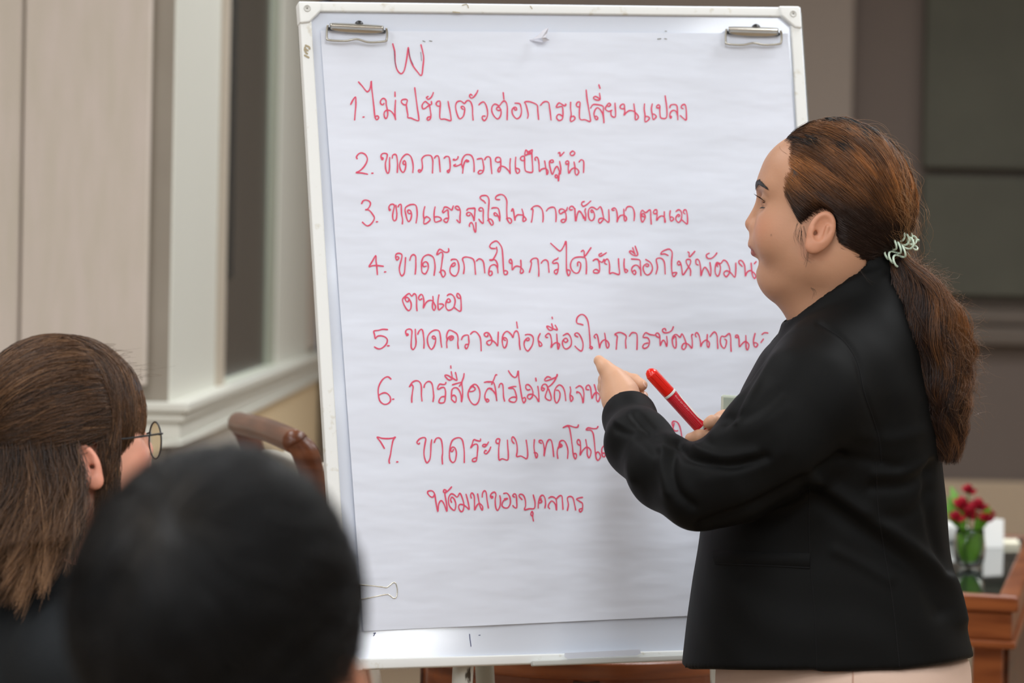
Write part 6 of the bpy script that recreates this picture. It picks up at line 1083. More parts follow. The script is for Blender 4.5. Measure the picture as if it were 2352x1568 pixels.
# ------------------------------------------------------------------ phone in the same hand
ph = empty('smartphone', c2w(px(1700, 985, 4.275)[None])[0], 'phone in a pale translucent case, mostly hidden behind the woman\'s sleeve', 'phone')
q = [(1657, 906), (1745, 912), (1742, 1100), (1653, 1092)]
bm = bmesh.new(); f4 = [c2w(px(x, y, 4.266)[None])[0] for x, y in q]; b4 = [p + FW * .0105 for p in f4]; add_hexa(bm, f4 + b4)
bm_obj('phone_case', bm, mat('pale_green_case', lin(206, 214, 196), .25, .5, Transmission_Weight=.25), ph, bevel=.004, seg=4)
q2 = [(1662, 913), (1741, 918), (1738, 1094), (1658, 1086)]
bm = bmesh.new(); f4 = [c2w(px(x, y, 4.2652)[None])[0] for x, y in q2]; add_hexa(bm, f4 + [p + FW * .0012 for p in f4]); bm_obj('phone_back', bm, mat('grey_green_glass', lin(168, 182, 170), .2, .5), ph)
# ================================================================== SEATED PEOPLE
def seated(root, H, cpx, mtop, mbot, mskin_tint, fat, sh_w, top_extra=None, mirror=False):
    """head + neck, seated torso, arms resting forward, legs; H is the head frame"""
    F2 = np.array([H.M[0][0], H.M[0][1], 0]); F2 /= np.linalg.norm(F2); L2 = np.array([-F2[1], F2[0], 0])
    c = H.c; flz = floor_z(c[0], c[1]); seat = flz + .46
    neck0, neck1 = H.out([-.010, 0, -.07]), c + np.array([0, 0, -.195]) - F2 * .03
    chest = c - F2 * .035 + np.array([0, 0, -.36]); hip = c - F2 * .05; hip = np.array([hip[0], hip[1], seat + .10])
    def hd(P):
        Q = H.loc(P); d = smin(head_sdf(Q, fat), cap(P, neck0, neck1, .055, .062), .03); return smin(d, ear_sdf(Q), .004)
    v, f = surface_nets(hd, c - [.16, .16, .23], c + [.16, .16, .13], .003)
    parts = [(v, f, skin_tint(H.loc(v), *mskin_tint))]
    def core(P):
        d = chain(P, [(neck1, .055), (chest, .10), (hip, .11)], .06)
        for s in (1, -1):
            kn = hip + F2 * .42 + L2 * s * .10 - np.array([0, 0, .02]); an = np.array([kn[0] + F2[0] * .02, kn[1] + F2[1] * .02, flz + .07])
            d = smin(d, chain(P, [(hip + L2 * s * .09 - [0, 0, .02], .075), (kn, .052), (an, .036)], .03), .04)
            sh = neck1 + L2 * s * sh_w * .8 - [0, 0, .06]; el = sh + F2 * .06 - [0, 0, .27]; wr = el + F2 * .22 - L2 * s * .06
            d = smin(d, chain(P, [(sh, .045), (el, .036), (wr, .024)], .02), .03)
            pm = wr + F2 * .045; d = smin(d, ell(P, pm, (.045, .040, .018)), .02)
            for q in range(4):
                b = pm + F2 * .035 + L2 * (q - 1.5) * .019; d = smin(d, chain(P, [(b, .0085), (b + F2 * .03 - [0, 0, .004], .008), (b + F2 * (.045 + .006 * (q % 3)) - [0, 0, .018], .007)], .003), .006)
            d = smin(d, chain(P, [(pm - F2 * .015 - L2 * s * .025, .011), (pm + F2 * .012 - L2 * s * .048, .009), (pm + F2 * .03 - L2 * s * .052, .008)], .003), .01)
        return d
    b0 = np.array([c[0], c[1], 0]); lo = np.array([c[0] - .55, c[1] - .55, flz]); hi = np.array([c[0] + .6, c[1] + .75, c[2] - .16])
    v, f = surface_nets(core, lo, hi, .007); parts.append((v, f, np.tile(np.asarray(mskin_tint[0]), (len(v), 1))))
    V, Fq, C = join(parts); link('body', mesh_np('body', c2w(V), Fq, C), M_skin, root)
    def shirt(P):
        d = chain(P, [(neck1 - [0, 0, .012], .079), (chest, .145), ((chest + hip) / 2, .14), (hip, .16)], .06)
        d = smin(d, ell(P, neck1 - [0, 0, .075] - F2 * .01, (.10, .10, .06)), .05)
        for s in (1, -1):
            sh = neck1 + L2 * s * sh_w - [0, 0, .085]; el = sh + F2 * .06 - [0, 0, .25] + L2 * s * .02; wr = el + F2 * .20 - L2 * s * .06
            d = smin(d, cap(P, neck1 - [0, 0, .055], sh, .060, .066), .05)
            d = smin(d, chain(P, [(sh, .068), (el, .056), (wr, .040)], .03), .04)
        d = smax(d, -cap(P, neck0, neck1 - [0, 0, .02], .060, .064), .006)
        d += .002 * np.sin(P[:, 0] * 33 + 2 * np.sin(P[:, 2] * 21)) * np.sin(P[:, 2] * 27)
        return smax(d, hip[2] - .10 - P[:, 2], .005)
    v, f = surface_nets(shirt, lo, hi + [0, 0, .06], .007); v = relax(v, f, 2); link('shirt', mesh_np('shirt', c2w(v), f), mtop, root)
    def pants(P):
        d = ell(P, hip - [0, 0, .01], (.155, .155, .11))
        for s in (1, -1):
            kn = hip + F2 * .42 + L2 * s * .10 - np.array([0, 0, .02]); an = np.array([kn[0] + F2[0] * .02, kn[1] + F2[1] * .02, flz + .09])
            d = smin(d, chain(P, [(hip + L2 * s * .09 - [0, 0, .02], .09), (kn, .070), (an, .052)], .03), .04)
        return d
    v, f = surface_nets(pants, lo, hi, .009); v = relax(v, f, 2); link('trousers', mesh_np('trousers', c2w(v), f), mbot, root)
    for s in (1, -1):
        kn = hip + F2 * .42 + L2 * s * .10; a = np.array([kn[0], kn[1], flz + .038]); b = a + F2 * .17
        b[2] = flz + .03
        v, f = surface_nets(lambda P: smax(chain(P, [(a, .040), ((a + b) / 2, .038), (b, .030)], .03), flz + .001 - P[:, 2], .003), np.minimum(a, b) - .07, np.maximum(a, b) + .07, .007)
        link('shoe', mesh_np('shoe', c2w(v), f), M_shoe, root)
    return seat

# ---- the one with long brown hair and glasses, at the left edge
BH = Head(px(140, 990, 3.8), math.radians(25), 0)
wp = c2w(BH.c[None])[0]
brown = empty('person', (wp[0], wp[1], 0), 'seated person with long brown hair and round glasses, seen from behind at the left', 'person')
M_navy = mat('black_top_cloth', (.0085, .0105, .0125), .8, .25, bump=(300, (1, 1, 1), .3, .001))
seated(brown, BH, None, M_navy, M_blackcloth, (lin(226, 166, 142), LIP, lin(222, 140, 116)), 1.0, .155)
HB_c, HB_r = np.array([-.004, 0, .008]), np.array([.109, .088, .110])
def hz(Q):                                       # hair-bearing zone of the head, local
    f, l, u = Q.T; a = np.abs(l)
    return (u > .050) | ((f < .040) & (u > .0)) | ((f < .02) & (u > -.018)) | ((f < -.016) & (u > -.115))
v, f = surface_nets(lambda P: smin(head_sdf(BH.loc(P)) - .004, ell(BH.loc(P), HB_c, HB_r - .004), .01), BH.c - [.14, .14, .13], BH.c + [.14, .14, .13], .004)
keep = hz(BH.loc(v)); f = f[keep[f].all(1)]; us = np.unique(f); mp_ = np.zeros(len(v), int); mp_[us] = np.arange(len(us))
sets = [(v[us], mp_[f], np.tile(np.array([.020, .011, .006]), (len(us), 1)))]
HR = np.random.default_rng(21)
def slerp(a, b, t):
    om = np.arccos(np.clip((a * b).sum(-1), -1, 1))[:, None, None]; return (np.sin((1 - t) * om) * a[:, None] + np.sin(t * om) * b[:, None]) / (np.sin(om) + 1e-6)
def unit(X): return X / np.linalg.norm(X, axis=-1, keepdims=True)
bdk, bmid, blt = np.array([.022, .011, .006]), np.array([.105, .048, .020]), np.array([.34, .18, .085])
def btint(S, K, lo_, hi_, seed):
    g = np.random.default_rng(seed); c = np.clip(g.normal(lo_, .20, (S, 1)) + (hi_ - lo_) * np.linspace(0, 1, K)[None], 0, 1)[..., None]
    return np.where(c < .5, bdk + (bmid - bdk) * c * 2, bmid + (blt - bmid) * (c - .5) * 2)
def over_head(S, K, a, b, lift, lo_, hi_, seed, amp=.0015, r0=(.00024, .00040)):
    t = np.linspace(0, 1, K)[None, :, None]
    D = unit(slerp(unit(a), unit(b), t)); P = HB_c + D * HB_r * (1 + lift * np.sin(np.pi * np.clip(t * .9 + .05, 0, 1)) ** .7) + wob(S, K, amp, 1.3, seed)
    sets.append(strand_mesh(BH.out(P.reshape(-1, 3)).reshape(S, K, 3), HR.uniform(*r0, S), btint(S, K, lo_, hi_, seed), .6))
# fringe: from the crown forward and down to the brows
S = 2600; a = np.stack([HR.uniform(-.15, .55, S), HR.uniform(-.25, .25, S), np.full(S, .95)], 1)
b = np.stack([HR.uniform(.72, 1.0, S), HR.uniform(-.95, .5, S), HR.uniform(-.12, .20, S)], 1)
over_head(S, 18, a, b, HR.uniform(.0, .075, (S, 1, 1)), .42, .62, 31)
# near side, from the parting swept back to the half-up knot
S = 5200; a = np.stack([HR.uniform(-.75, .62, S), HR.uniform(-.75, .55, S), HR.uniform(.35, 1.0, S)], 1)
b = np.stack([np.full(S, -1.0), HR.normal(-.10, .12, S), HR.normal(-.10, .10, S)], 1)
over_head(S, 22, a, b, HR.uniform(.0, .06, (S, 1, 1)), .46, .30, 32)
S = 2600; a = np.stack([HR.uniform(.05, .62, S), HR.uniform(-1.0, -.72, S), HR.uniform(-.05, .5, S)], 1)
over_head(S, 20, a, np.stack([np.full(S, -1.0), HR.normal(-.15, .14, S), HR.normal(-.18, .10, S)], 1), HR.uniform(.0, .05, (S, 1, 1)), .22, .22, 33)
# long hair hanging behind the ear; a lock in front of it
def hang(S, roots, ends, seed, lo_, hi_, bulge, amp=.004, K=30):
    t = np.linspace(0, 1, K)[None, :, None]; R0 = BH.out(roots)
    mid = R0 + (ends - R0) * [.25, .3, .48] + bulge
    P = (1 - t) ** 2 * R0[:, None] + 2 * t * (1 - t) * mid[:, None] + t ** 2 * ends[:, None]
    g = np.random.default_rng(seed); cl = (np.floor(tp * 40).astype(int) % 40) if len(tp) == S else g.integers(0, 40, S); ph = g.uniform(0, 6.28, (40, 1, 3))
    P = P + amp * np.sin(ph[cl] + t * 7.5) * np.clip(t * 2, 0, 1) * [1, .5, .2] + wob(S, K, .0016, 2, seed + 1)
    sets.append(strand_mesh(P, HR.uniform(.00024, .00040, S), btint(S, K, lo_, hi_, seed), .35))
S = 8500; roots = np.stack([HR.uniform(-.105, -.004, S), np.full(S, 0), HR.uniform(-.085, .0, S)], 1)
roots[:, 1] = -np.sqrt(np.clip(1 - ((roots[:, 0] - HB_c[0]) / HB_r[0]) ** 2 - ((roots[:, 2] - HB_c[2]) / HB_r[2]) ** 2, .02, 1)) * HB_r[1] * HR.uniform(.55, 1.03, S)
e = HR.random(S); tp = np.clip((roots[:, 0] + .105) / .1 * .95 + HR.normal(.0, .12, S), 0, 1)
ends = np.stack([px(-110, 0, 3.66)[0] + (px(185, 0, 3.66)[0] - px(-110, 0, 3.66)[0]) * tp - .02 * e, 3.615 + .08 * HR.random(S), (CY - (1262 - 40 * tp + 160 * e ** 1.6 * (1 - .8 * np.abs(tp - .55)))) / FPX * 3.66], 1)
hang(S, roots, ends, 41, .10, .52, np.array([.030, -.012, 0]), .006)
S = 420; roots = np.stack([HR.uniform(-.07, -.02, S), np.full(S, -.080), HR.uniform(-.05, -.02, S)], 1); lk = HR.integers(0, 3, S); tp = np.zeros(1)
ends = np.stack([px(0, 0, 3.61)[0] * 0 + (np.array([38, 95, 10])[lk] + HR.normal(0, 7, S) - CX) / FPX * 3.61, 3.60 + .03 * HR.random(S), (CY - (np.array([1385, 1345, 1330])[lk] + HR.normal(0, 18, S))) / FPX * 3.61], 1)
hang(S, roots, ends, 48, .35, .85, np.array([.026, -.02, 0]), .003)
# temple hair falling from the parting in front of the ear
S = 1500; a = np.stack([HR.uniform(.1, .5, S), HR.uniform(-.5, -.1, S), np.full(S, .9)], 1); b = np.stack([HR.uniform(.42, .85, S), HR.uniform(-1.0, -.72, S), HR.uniform(-.42, .02, S)], 1)
over_head(S, 18, a, b, HR.uniform(.0, .055, (S, 1, 1)), .34, .40, 36)
S = 420; roots = np.stack([HR.uniform(.022, .055, S), np.full(S, -.080), HR.uniform(-.01, .03, S)], 1)
ends = BH.out(np.stack([HR.uniform(.015, .045, S), HR.uniform(-.088, -.076, S), HR.uniform(-.16, -.09, S)], 1)); hang(S, roots, ends, 44, .22, .35, np.array([.004, -.006, 0]), .002, 16)
S = 260; roots = np.stack([HR.uniform(.030, .05, S), np.full(S, -.079), HR.uniform(-.02, .0, S)], 1)
ends = BH.out(np.stack([HR.uniform(.030, .045, S), HR.uniform(-.088, -.078, S), HR.uniform(-.15, -.10, S)], 1)); hang(S, roots, ends, 46, .22, .4, np.array([.010, -.006, 0]), .002, 16)
# fine flyaways on top
for _ in range(70):
    x0 = HR.uniform(60, 330); y0 = np.interp(x0, [0, 60, 150, 200, 260, 330], [880, 822, 800, 796, 812, 870]) + 6
    A_ = catmull(np.array([(x0, y0), (x0 + HR.normal(0, 10), y0 - HR.uniform(4, 14)), (x0 + HR.normal(0, 26), y0 - HR.uniform(2, 24)), (x0 + HR.normal(0, 40), y0 - HR.uniform(-4, 18))]), 5)
    sets.append(strand_mesh(np.array([px(p, q, 3.79) for p, q in A_])[None], np.array([.00016]), np.array([.09, .045, .02]), .4))
hair_obj('hair', sets, M_hair, brown)
for s in (1, -1):
    bm = bmesh.new(); bmesh.ops.create_uvsphere(bm, u_segments=16, v_segments=12, radius=.0115); cc = BH.out([.083, .0315 * s, .0035]); bm.transform(Matrix.Translation(c2w(cc[None])[0])); e_ = bm_obj('eye', bm, M_eye, brown, smooth=True)
    bm = bmesh.new(); bmesh.ops.create_uvsphere(bm, u_segments=12, v_segments=8, radius=.0063); cc = BH.out([.0885, .0325 * s, .0030]); bm.transform(Matrix.Translation(c2w(cc[None])[0])); bm_obj('iris', bm, M_iris, e_, smooth=True)
# glasses
M_gf = mat('black_metal_frame', (.012, .014, .016), .35, .5); M_lens = mat('clear_lens', (.96, .98, .96), .0, .5, Transmission_Weight=1.0, IOR=1.02)
gl = empty('eyeglasses', c2w(BH.out([.115, 0, -.012])[None])[0], 'thin black round eyeglasses worn by the brown-haired person', 'glasses')
for s in (-1, 1):
    th = np.linspace(0, 2 * math.pi, 40, endpoint=False); rim = np.stack([.1140 + 0 * th, s * .0345 + .0245 * np.cos(th), -.012 + .0232 * np.sin(th)], 1)
    V, F = tubes(c2w(BH.out(rim))[None], .0011, 8, closed=True); fr = link('rim', mesh_np('rim', V, F), M_gf, gl)
    bm = bmesh.new(); bm.faces.new([bm.verts.new(p) for p in c2w(BH.out(rim))]); o = bm_obj('lens', bm, M_lens, fr)
    hx = np.array([(.111, s * .0585, -.004), (.113, s * .0625, -.003), (.108, s * .067, -.003), (.06, s * .0795, -.008), (.01, s * .083, -.012), (-.012, s * .082, -.030)])
    tube_obj('temple', c2w(BH.out(hx)), .0013, M_gf, gl, 8)
tube_obj('bridge', c2w(BH.out(np.array([(.1155, -.011, -.006), (.119, 0, -.003), (.1155, .011, -.006)]))), .0011, M_gf, gl, 8)

# ---- the one with short black hair, close to the camera
KH = Head(px(508, 1432, 1.95), math.radians(76), 0)
wp = c2w(KH.c[None])[0]
dark = empty('person', (wp[0], wp[1], 0), 'person with short black hair seen from behind, close in the foreground', 'person')
seated(dark, KH, None, M_blackcloth, M_blackcloth, (lin(214, 160, 132), LIP, lin(210, 140, 112)), 1.0, .165)
HK_c, HK_r = np.array([-.006, 0, .008]), np.array([.103, .0915, .105])
S = 14000; K = 12; HR = np.random.default_rng(51)
dv = unit(HR.normal(size=(S * 3, 3))); Q = HK_c + dv * HK_r
ok = (Q[:, 2] > .045) | ((Q[:, 0] < .03) & (Q[:, 2] > -.075)) | ((Q[:, 0] < .06) & (Q[:, 2] > .0)); dv = dv[ok][:S]; S = len(dv)
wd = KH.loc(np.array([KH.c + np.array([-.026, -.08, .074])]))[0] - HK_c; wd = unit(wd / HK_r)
tg = dv - wd * (dv @ wd)[:, None]; tn = unit(tg + 1e-6); sw = np.cross(wd, tn) * .35 + HR.normal(0, .12, (S, 3)); tn = unit(tn + sw)
L = HR.uniform(.35, .75, (S, 1, 1)); t = np.linspace(0, 1, K)[None, :, None]
D = unit(dv[:, None] + tn[:, None] * L * t + np.array([0, 0, -.15]) * t ** 2)
cl = (np.abs(np.round(dv * 5) @ [13, 71, 311])).astype(int) % 200; cb = HR.uniform(0, .05, 200)
P = KH.out((HK_c + D * HK_r * (1 + HR.uniform(-.03, .04, (S, 1, 1)) + cb[cl][:, None, None] * np.sin(t * 2.6))).reshape(-1, 3)).reshape(S, K, 3)
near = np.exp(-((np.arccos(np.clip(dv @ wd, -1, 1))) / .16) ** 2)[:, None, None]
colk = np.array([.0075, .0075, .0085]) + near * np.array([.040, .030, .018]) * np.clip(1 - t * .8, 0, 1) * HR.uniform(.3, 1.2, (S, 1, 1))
v, f = surface_nets(lambda P_: ell(KH.loc(P_), HK_c, HK_r - .003), KH.c - [.14, .14, .13], KH.c + [.14, .14, .13], .004)
Q = KH.loc(v); keep = (Q[:, 2] > .045) | ((Q[:, 0] < .03) & (Q[:, 2] > -.080)) | ((Q[:, 0] < .06) & (Q[:, 2] > 0)); f = f[keep[f].all(1)]
us = np.unique(f); mp_ = np.zeros(len(v), int); mp_[us] = np.arange(len(us))
hair_obj('hair', [(v[us], mp_[f], np.tile(np.array([.006, .006, .0065]), (len(us), 1))), strand_mesh(P, HR.uniform(.00035, .0006, S), colk, .4)], M_hair_blk, dark)
# ================================================================== FURNITURE AND THINGS ON THE TABLE
M_wood = wood('reddish_brown_wood', lin(150, 84, 44), lin(118, 60, 28), .28)
M_wood_d = wood('dark_brown_wood', lin(92, 52, 30), lin(70, 38, 22), .35)
M_wood_c = wood('chair_brown_wood', lin(124, 74, 48), lin(92, 50, 30), .3)
M_gtop = mat('dark_green_glass', (.010, .016, .014), .03, .6)
M_uph = mat('pale_grey_upholstery', lin(196, 190, 178), .85, .2, bump=(300, (1, 1, 1), .3, .001))
M_uph_w = mat('cream_piping', lin(236, 230, 216), .7, .2)

# ---- wooden armless high-back chair
def make_chair(name, A, B, label):
    """A, B: ends of the top rail; the seat lies on the right-hand side going from B to A"""
    A, B = np.asarray(A, float), np.asarray(B, float); w = A - B; w[2] = 0; wid = np.linalg.norm(w); w /= wid
    g = np.array([w[1], -w[0], 0]); mid = (A + B) / 2; zt = mid[2]; c0 = np.array([mid[0], mid[1], 0]) + g * .07
    root = empty(name, c0, label, 'chair')
    Pn = lambda a, b, z: c0 + w * a + g * b + np.array([0, 0, z])
    h = wid / 2
    tube_obj('top_rail', [Pn(-h, -.074, zt - .006), Pn(-h * .5, -.079, zt), Pn(0, -.080, zt + .002), Pn(h * .5, -.079, zt), Pn(h, -.076, zt - .002)], .021, M_wood_c, root, 14)
    for s in (-1, 1):
        P = catmull(np.array([Pn(s * h, -.074, zt - .004), Pn(s * h, -.052, zt - .045), Pn(s * h, -.02, zt - .20), Pn(s * h, .015, zt - .42), Pn(s * h, .03, .46), Pn(s * h, .0, .22), Pn(s * h, -.05, 0)]), 8)
        V, F = tubes(P[None], np.interp(np.linspace(0, 1, len(P)), [0, .12, .5, 1], [.019, .023, .020, .016])[None], 14)
        link('back_post', mesh_np('back_post', V, F), M_wood_c, root)
        P = np.array([Pn(s * h, .375, .44), Pn(s * h, .38, .22), Pn(s * h, .385, 0)]); V, F = tubes(P[None], .019, 12); link('front_leg', mesh_np('front_leg', V, F), M_wood_c, root)
    bm = bmesh.new(); i = .02; add_hexa(bm, [Pn(-h + i, -.045, zt - .05), Pn(h - i, -.045, zt - .05), Pn(h - i, .04, .52), Pn(-h + i, .04, .52)] + [Pn(-h + i, .0, zt - .05), Pn(h - i, .0, zt - .05), Pn(h - i, .085, .52), Pn(-h + i, .085, .52)])
    bk = bm_obj('backrest', bm, M_uph, root, bevel=.015, seg=4)
    bm = bmesh.new(); add_hexa(bm, [Pn(-h + .012, .001, zt - .052), Pn(h - .012, .001, zt - .052), Pn(h - .012, .0855, .54), Pn(-h + .012, .0855, .54)] + [Pn(-h + .012, .020, zt - .052), Pn(h - .012, .020, zt - .052), Pn(h - .012, .104, .54), Pn(-h + .012, .104, .54)])
    bm_obj('back_cushion', bm, M_uph_w, root, bevel=.009, seg=4)
    bm = bmesh.new(); add_hexa(bm, [Pn(-h, .02, .40), Pn(h, .02, .40), Pn(h, .40, .40), Pn(-h, .40, .40)] + [Pn(-h, .02, .455), Pn(h, .02, .455), Pn(h, .40, .455), Pn(-h, .40, .455)])
    bm_obj('seat', bm, M_uph, root, bevel=.02, seg=4)
    return root
chair = make_chair('wooden_chair', at(556, 950, 5.55), at(687, 1030, 5.0), 'brown wooden chair with a pale back, half hidden behind the black-haired person')

# ---- table at the right: wooden rim with a dark glass inlay
ZT = .75
zpl = lambda x, y, z=ZT: onplane(x, y, (0, 0, z), np.array([0, 0, 1.0]))
Kc = zpl(2340, 1371); er = np.array([.205, .98, 0]); er /= np.linalg.norm(er); ef = np.array([-.86, .34, 0]); ef /= np.linalg.norm(ef)
T4 = [Kc, Kc + er * 1.5, Kc + er * 1.5 + ef * 1.1, Kc + ef * 1.1]
def inset(d, z): return [np.array([p[0], p[1], z]) for p in (Kc + er * d + ef * d * 1.05, Kc + er * (1.5 - d) + ef * d * 1.05, Kc + er * (1.5 - d) + ef * (1.1 - d), Kc + er * d + ef * (1.1 - d))]
tbl = empty('conference_table', (Kc + er * .75 + ef * .55)[:2].tolist() + [0], 'reddish wooden table with dark glass top, holding flowers, at the right behind the woman', 'table')
o, i_ = inset(0, ZT), inset(.040, ZT)
bm = bmesh.new()
for k in range(4):
    j = (k + 1) % 4; dn = np.array([0, 0, -.032]); add_hexa(bm, [o[k], o[j], i_[j], i_[k], o[k] + dn, o[j] + dn, i_[j] + dn, i_[k] + dn])
bm_obj('table_rim', bm, M_wood, tbl, bevel=.006, seg=3)
bm = bmesh.new(); g4 = inset(.039, ZT - .003); add_hexa(bm, g4 + [p - [0, 0, .02] for p in g4]); bm_obj('glass_top', bm, M_gtop, tbl)
for nm, d0, z1, z0, m in (('apron', .012, ZT - .033, ZT - .088, M_wood), ('apron_moulding', .004, ZT - .088, ZT - .104, M_wood)):
    bm = bmesh.new(); a_ = inset(d0, z1); b_ = inset(d0 + .03, z1)
    for k in range(4):
        j = (k + 1) % 4; dn = np.array([0, 0, z0 - z1]); add_hexa(bm, [a_[k], a_[j], b_[j], b_[k], a_[k] + dn, a_[j] + dn, b_[j] + dn, b_[k] + dn])
    bm_obj(nm, bm, m, tbl, bevel=.004)
for k, (a, b) in enumerate(((.03, .03), (1.4, .03), (1.4, 1.0), (.03, 1.0))):
    c = Kc + er * a + ef * b; q = [c, c + er * .06, c + er * .06 + ef * .06, c + ef * .06]; q = [np.array([p[0], p[1], ZT - .104]) for p in q]
    bm = bmesh.new(); add_hexa(bm, q + [np.array([p[0], p[1], 0]) for p in q]); bm_obj('leg', bm, M_wood, tbl, bevel=.004)
bm = bmesh.new(); q = [Kc + er * .10 + ef * .02, Kc + er * 1.4 + ef * .02, Kc + er * 1.4 + ef * .04, Kc + er * .10 + ef * .04]; q = [np.array([p[0], p[1], ZT - .104]) for p in q]
add_hexa(bm, q + [np.array([p[0], p[1], .05]) for p in q]); bm_obj('side_panel', bm, M_wood_d, tbl)

# ---- flowers in a glass
M_gl = mat('clear_glass', (.95, .98, .95), .02, .5, Transmission_Weight=1.0, IOR=1.3)
M_leaf = mat('green_leaf', lin(96, 150, 40), .45, .4); M_leaf_d = mat('dark_green_stem', lin(64, 110, 20), .5, .4); M_petal = mat('crimson_petal', lin(178, 28, 48), .5, .3, var=(60, (1, 1, 1), lin(120, 14, 40), .4, .65))
vb = zpl(2226, 1306, ZT - .0025)
vase = empty('flower_vase', vb, 'glass of green leaves and red flowers standing on the glass table top', 'vase')
bm = bmesh.new(); lathe(bm, [(.020, 0), (.026, .004), (.032, .022), (.034, .045), (.031, .072), (.029, .085), (.0275, .085), (.0295, .072), (.0320, .045), (.030, .022), (.020, .008), (0, .007)], vb, 32); bm_obj('glass', bm, M_gl, vase, smooth=True)
rr_ = np.random.default_rng(77)
def leaf(bm, base, d, L, w, curl):
    d = d / np.linalg.norm(d); s = np.cross(d, [0.2, -1.0, .1]); s /= np.linalg.norm(s); n = np.cross(s, d); rows = []
    for k in range(7):
        t = k / 6; ww = w * math.sin(math.pi * min(1, t * .92 + .06)) ** .8; c = base + d * L * t + n * curl * t * t * L
        rows.append([bm.verts.new(c - s * ww + n * .15 * ww), bm.verts.new(c), bm.verts.new(c + s * ww + n * .15 * ww)])
    for a, b in zip(rows, rows[1:]):
        bm.faces.new([a[0], a[1], b[1], b[0]]); bm.faces.new([a[1], a[2], b[2], b[1]])
for k in range(11):                              # leaves packed inside the glass
    bm = bmesh.new(); th = k * 2.4; leaf(bm, vb + [.008 * math.cos(th), .008 * math.sin(th), .012], np.array([.28 * math.cos(th), .28 * math.sin(th), 1.0]), .062 + .012 * rr_.random(), .011, .05); bm_obj('leaf', bm, M_leaf_d if k % 2 else M_leaf, vase, smooth=True)
for dx, dz, L in ((-.42, 1, .085), (-.62, .8, .075), (-.25, 1, .10), (.5, .9, .06), (-.55, 1.1, .06)):
    bm = bmesh.new(); leaf(bm, vb + [-.012 if dx < 0 else .012, 0, .082], np.array([dx, rr_.normal(0, .2), dz]), L, .013, -.15); bm_obj('leaf', bm, M_leaf, vase, smooth=True)
for fx_, fz_, fs in ((-.004, .168, .020), (-.020, .138, .026), (.016, .136, .025), (-.002, .118, .030), (-.034, .112, .022), (.030, .112, .022), (.044, .120, .012)):
    c = vb + np.array([fx_, rr_.normal(0, .010), fz_]); tube_obj('stem', [vb + [fx_ * .2, 0, .012], vb + [fx_ * .4, 0, .07], c], .0016, M_leaf_d, vase, 8)
    bm = bmesh.new()
    for q in range(12):
        th = q * 2.399; e_ = .2 + .8 * (q % 3) / 2; leaf(bm, c - [0, 0, fs * .3], np.array([math.cos(th) * e_, math.sin(th) * e_, 1.15 - e_ * .8]), fs * 1.0, fs * .30, -.2)
    bm_obj('flower', bm, M_petal, vase, smooth=True)
# ---- white tent card, note pad, cup
M_card = mat('white_card', lin(236, 238, 236), .7, .2); M_cream_p = mat('cream_paper', lin(240, 236, 214), .7, .2)
cb_ = zpl(2283, 1256, ZT - .0025)
card = empty('tent_card', cb_, 'blank white folded card standing on the glass top right of the flowers', 'card')
x0, y0, z0 = cb_
for sgn_ in (-1, 1):
    bm = bmesh.new(); t0, t1 = np.array([x0 - .024, y0 + .002 * sgn_, z0 + .068]), np.array([x0 + .022, y0 + .006 + .002 * sgn_, z0 + .065]); b0_, b1_ = np.array([x0 - .026, y0 + .022 * sgn_, z0]), np.array([x0 + .020, y0 + .006 + .022 * sgn_, z0])
    add_hexa(bm, [t0, t1, b1_, b0_] + [p + np.array([0, .0012, 0]) for p in (t0, t1, b1_, b0_)]); bm_obj('card_face', bm, M_card, card)
nb0 = zpl(2318, 1254, ZT - .0025)
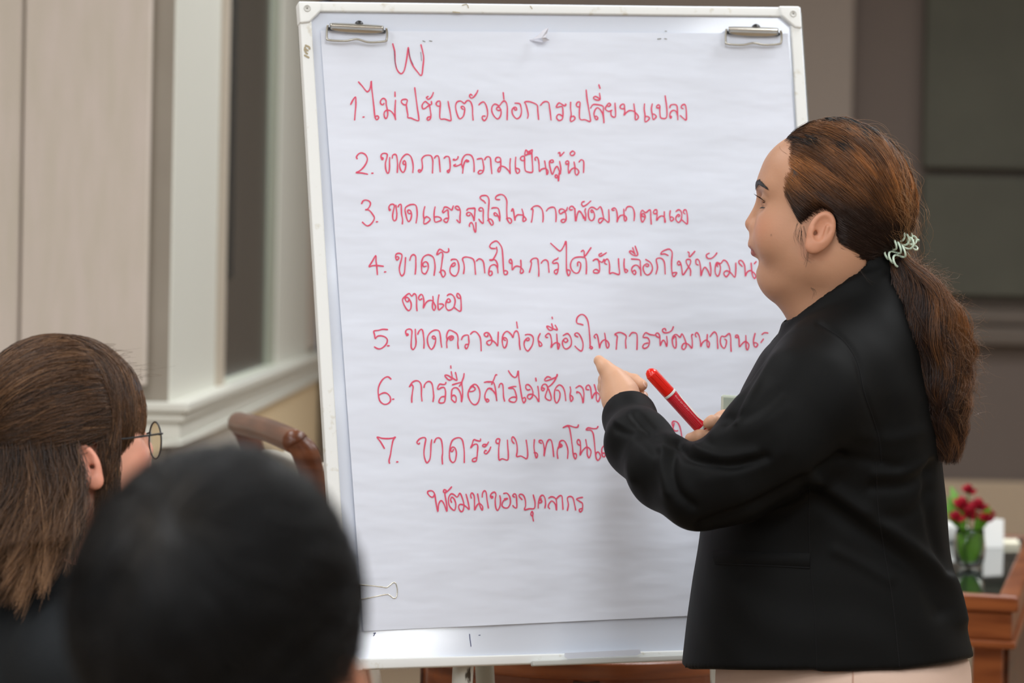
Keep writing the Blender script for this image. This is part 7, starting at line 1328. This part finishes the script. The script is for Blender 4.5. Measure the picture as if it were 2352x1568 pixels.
bm = bmesh.new(); add_hexa(bm, [nb0 + np.array([-.045, -.04, 0]), nb0 + np.array([.022, -.02, 0]), nb0 + np.array([.03, .07, 0]), nb0 + np.array([-.03, .06, 0])] + [nb0 + np.array([-.045, -.04, .010]), nb0 + np.array([.022, -.02, .010]), nb0 + np.array([.03, .07, .012]), nb0 + np.array([-.03, .06, .012])])
tag(bm_obj('note_pad', bm, M_cream_p, bevel=.001), 'cream pad of paper lying on the glass top at the right edge', 'paper')
cp = zpl(2180, 1243, ZT - .0025)
cup = empty('coffee_cup', cp, 'white cup on the glass top, peeking out between the woman and the flowers', 'cup')
bm = bmesh.new(); lathe(bm, [(.014, 0), (.020, .006), (.026, .030), (.028, .045), (.0265, .045), (.024, .030), (.018, .008), (0, .007)], cp, 28); bm_obj('cup_body', bm, M_card, cup, smooth=True)
tube_obj('cup_handle', [cp + [.024, 0, .036], cp + [.040, 0, .034], cp + [.040, 0, .018], cp + [.022, 0, .012]], .003, M_card, cup, 8)

# ---- round-ended wooden table behind the board
tb = zpl(1345, 1530); tcx, tcy = at(1352, 784, 4.98)[0], 4.985
tb2 = empty('side_table', (tcx, tcy, 0), 'curved reddish wooden table edge showing just below the flipchart', 'table')
def oval(a, b, z, n=56): return [np.array([tcx + a * math.cos(2 * math.pi * k / n), tcy + b * math.sin(2 * math.pi * k / n), z]) for k in range(n)]
def oslab(name, a, b, z1, z0, m, **kw):
    bm = bmesh.new(); add_prism(bm, oval(a, b, z1), (0, 0, z0 - z1)); return bm_obj(name, bm, m, tb2, **kw)
oslab('table_rim', .295, .335, ZT, ZT - .028, M_wood, bevel=.006, seg=3)
oslab('glass_top', .262, .300, ZT + .003, ZT - .001, M_gtop, bevel=.001)
oslab('apron', .270, .312, ZT - .028, ZT - .11, M_wood)
for th in (math.radians(-90), math.radians(-30), math.radians(30), math.radians(190)):
    c = np.array([tcx + .25 * math.cos(th), tcy + .29 * math.sin(th), 0]); bm = bmesh.new(); add_box(bm, c + [-.022, -.022, 0], c + [.022, .022, ZT - .03]); bm_obj('leg', bm, M_wood_d, tb2, bevel=.003)
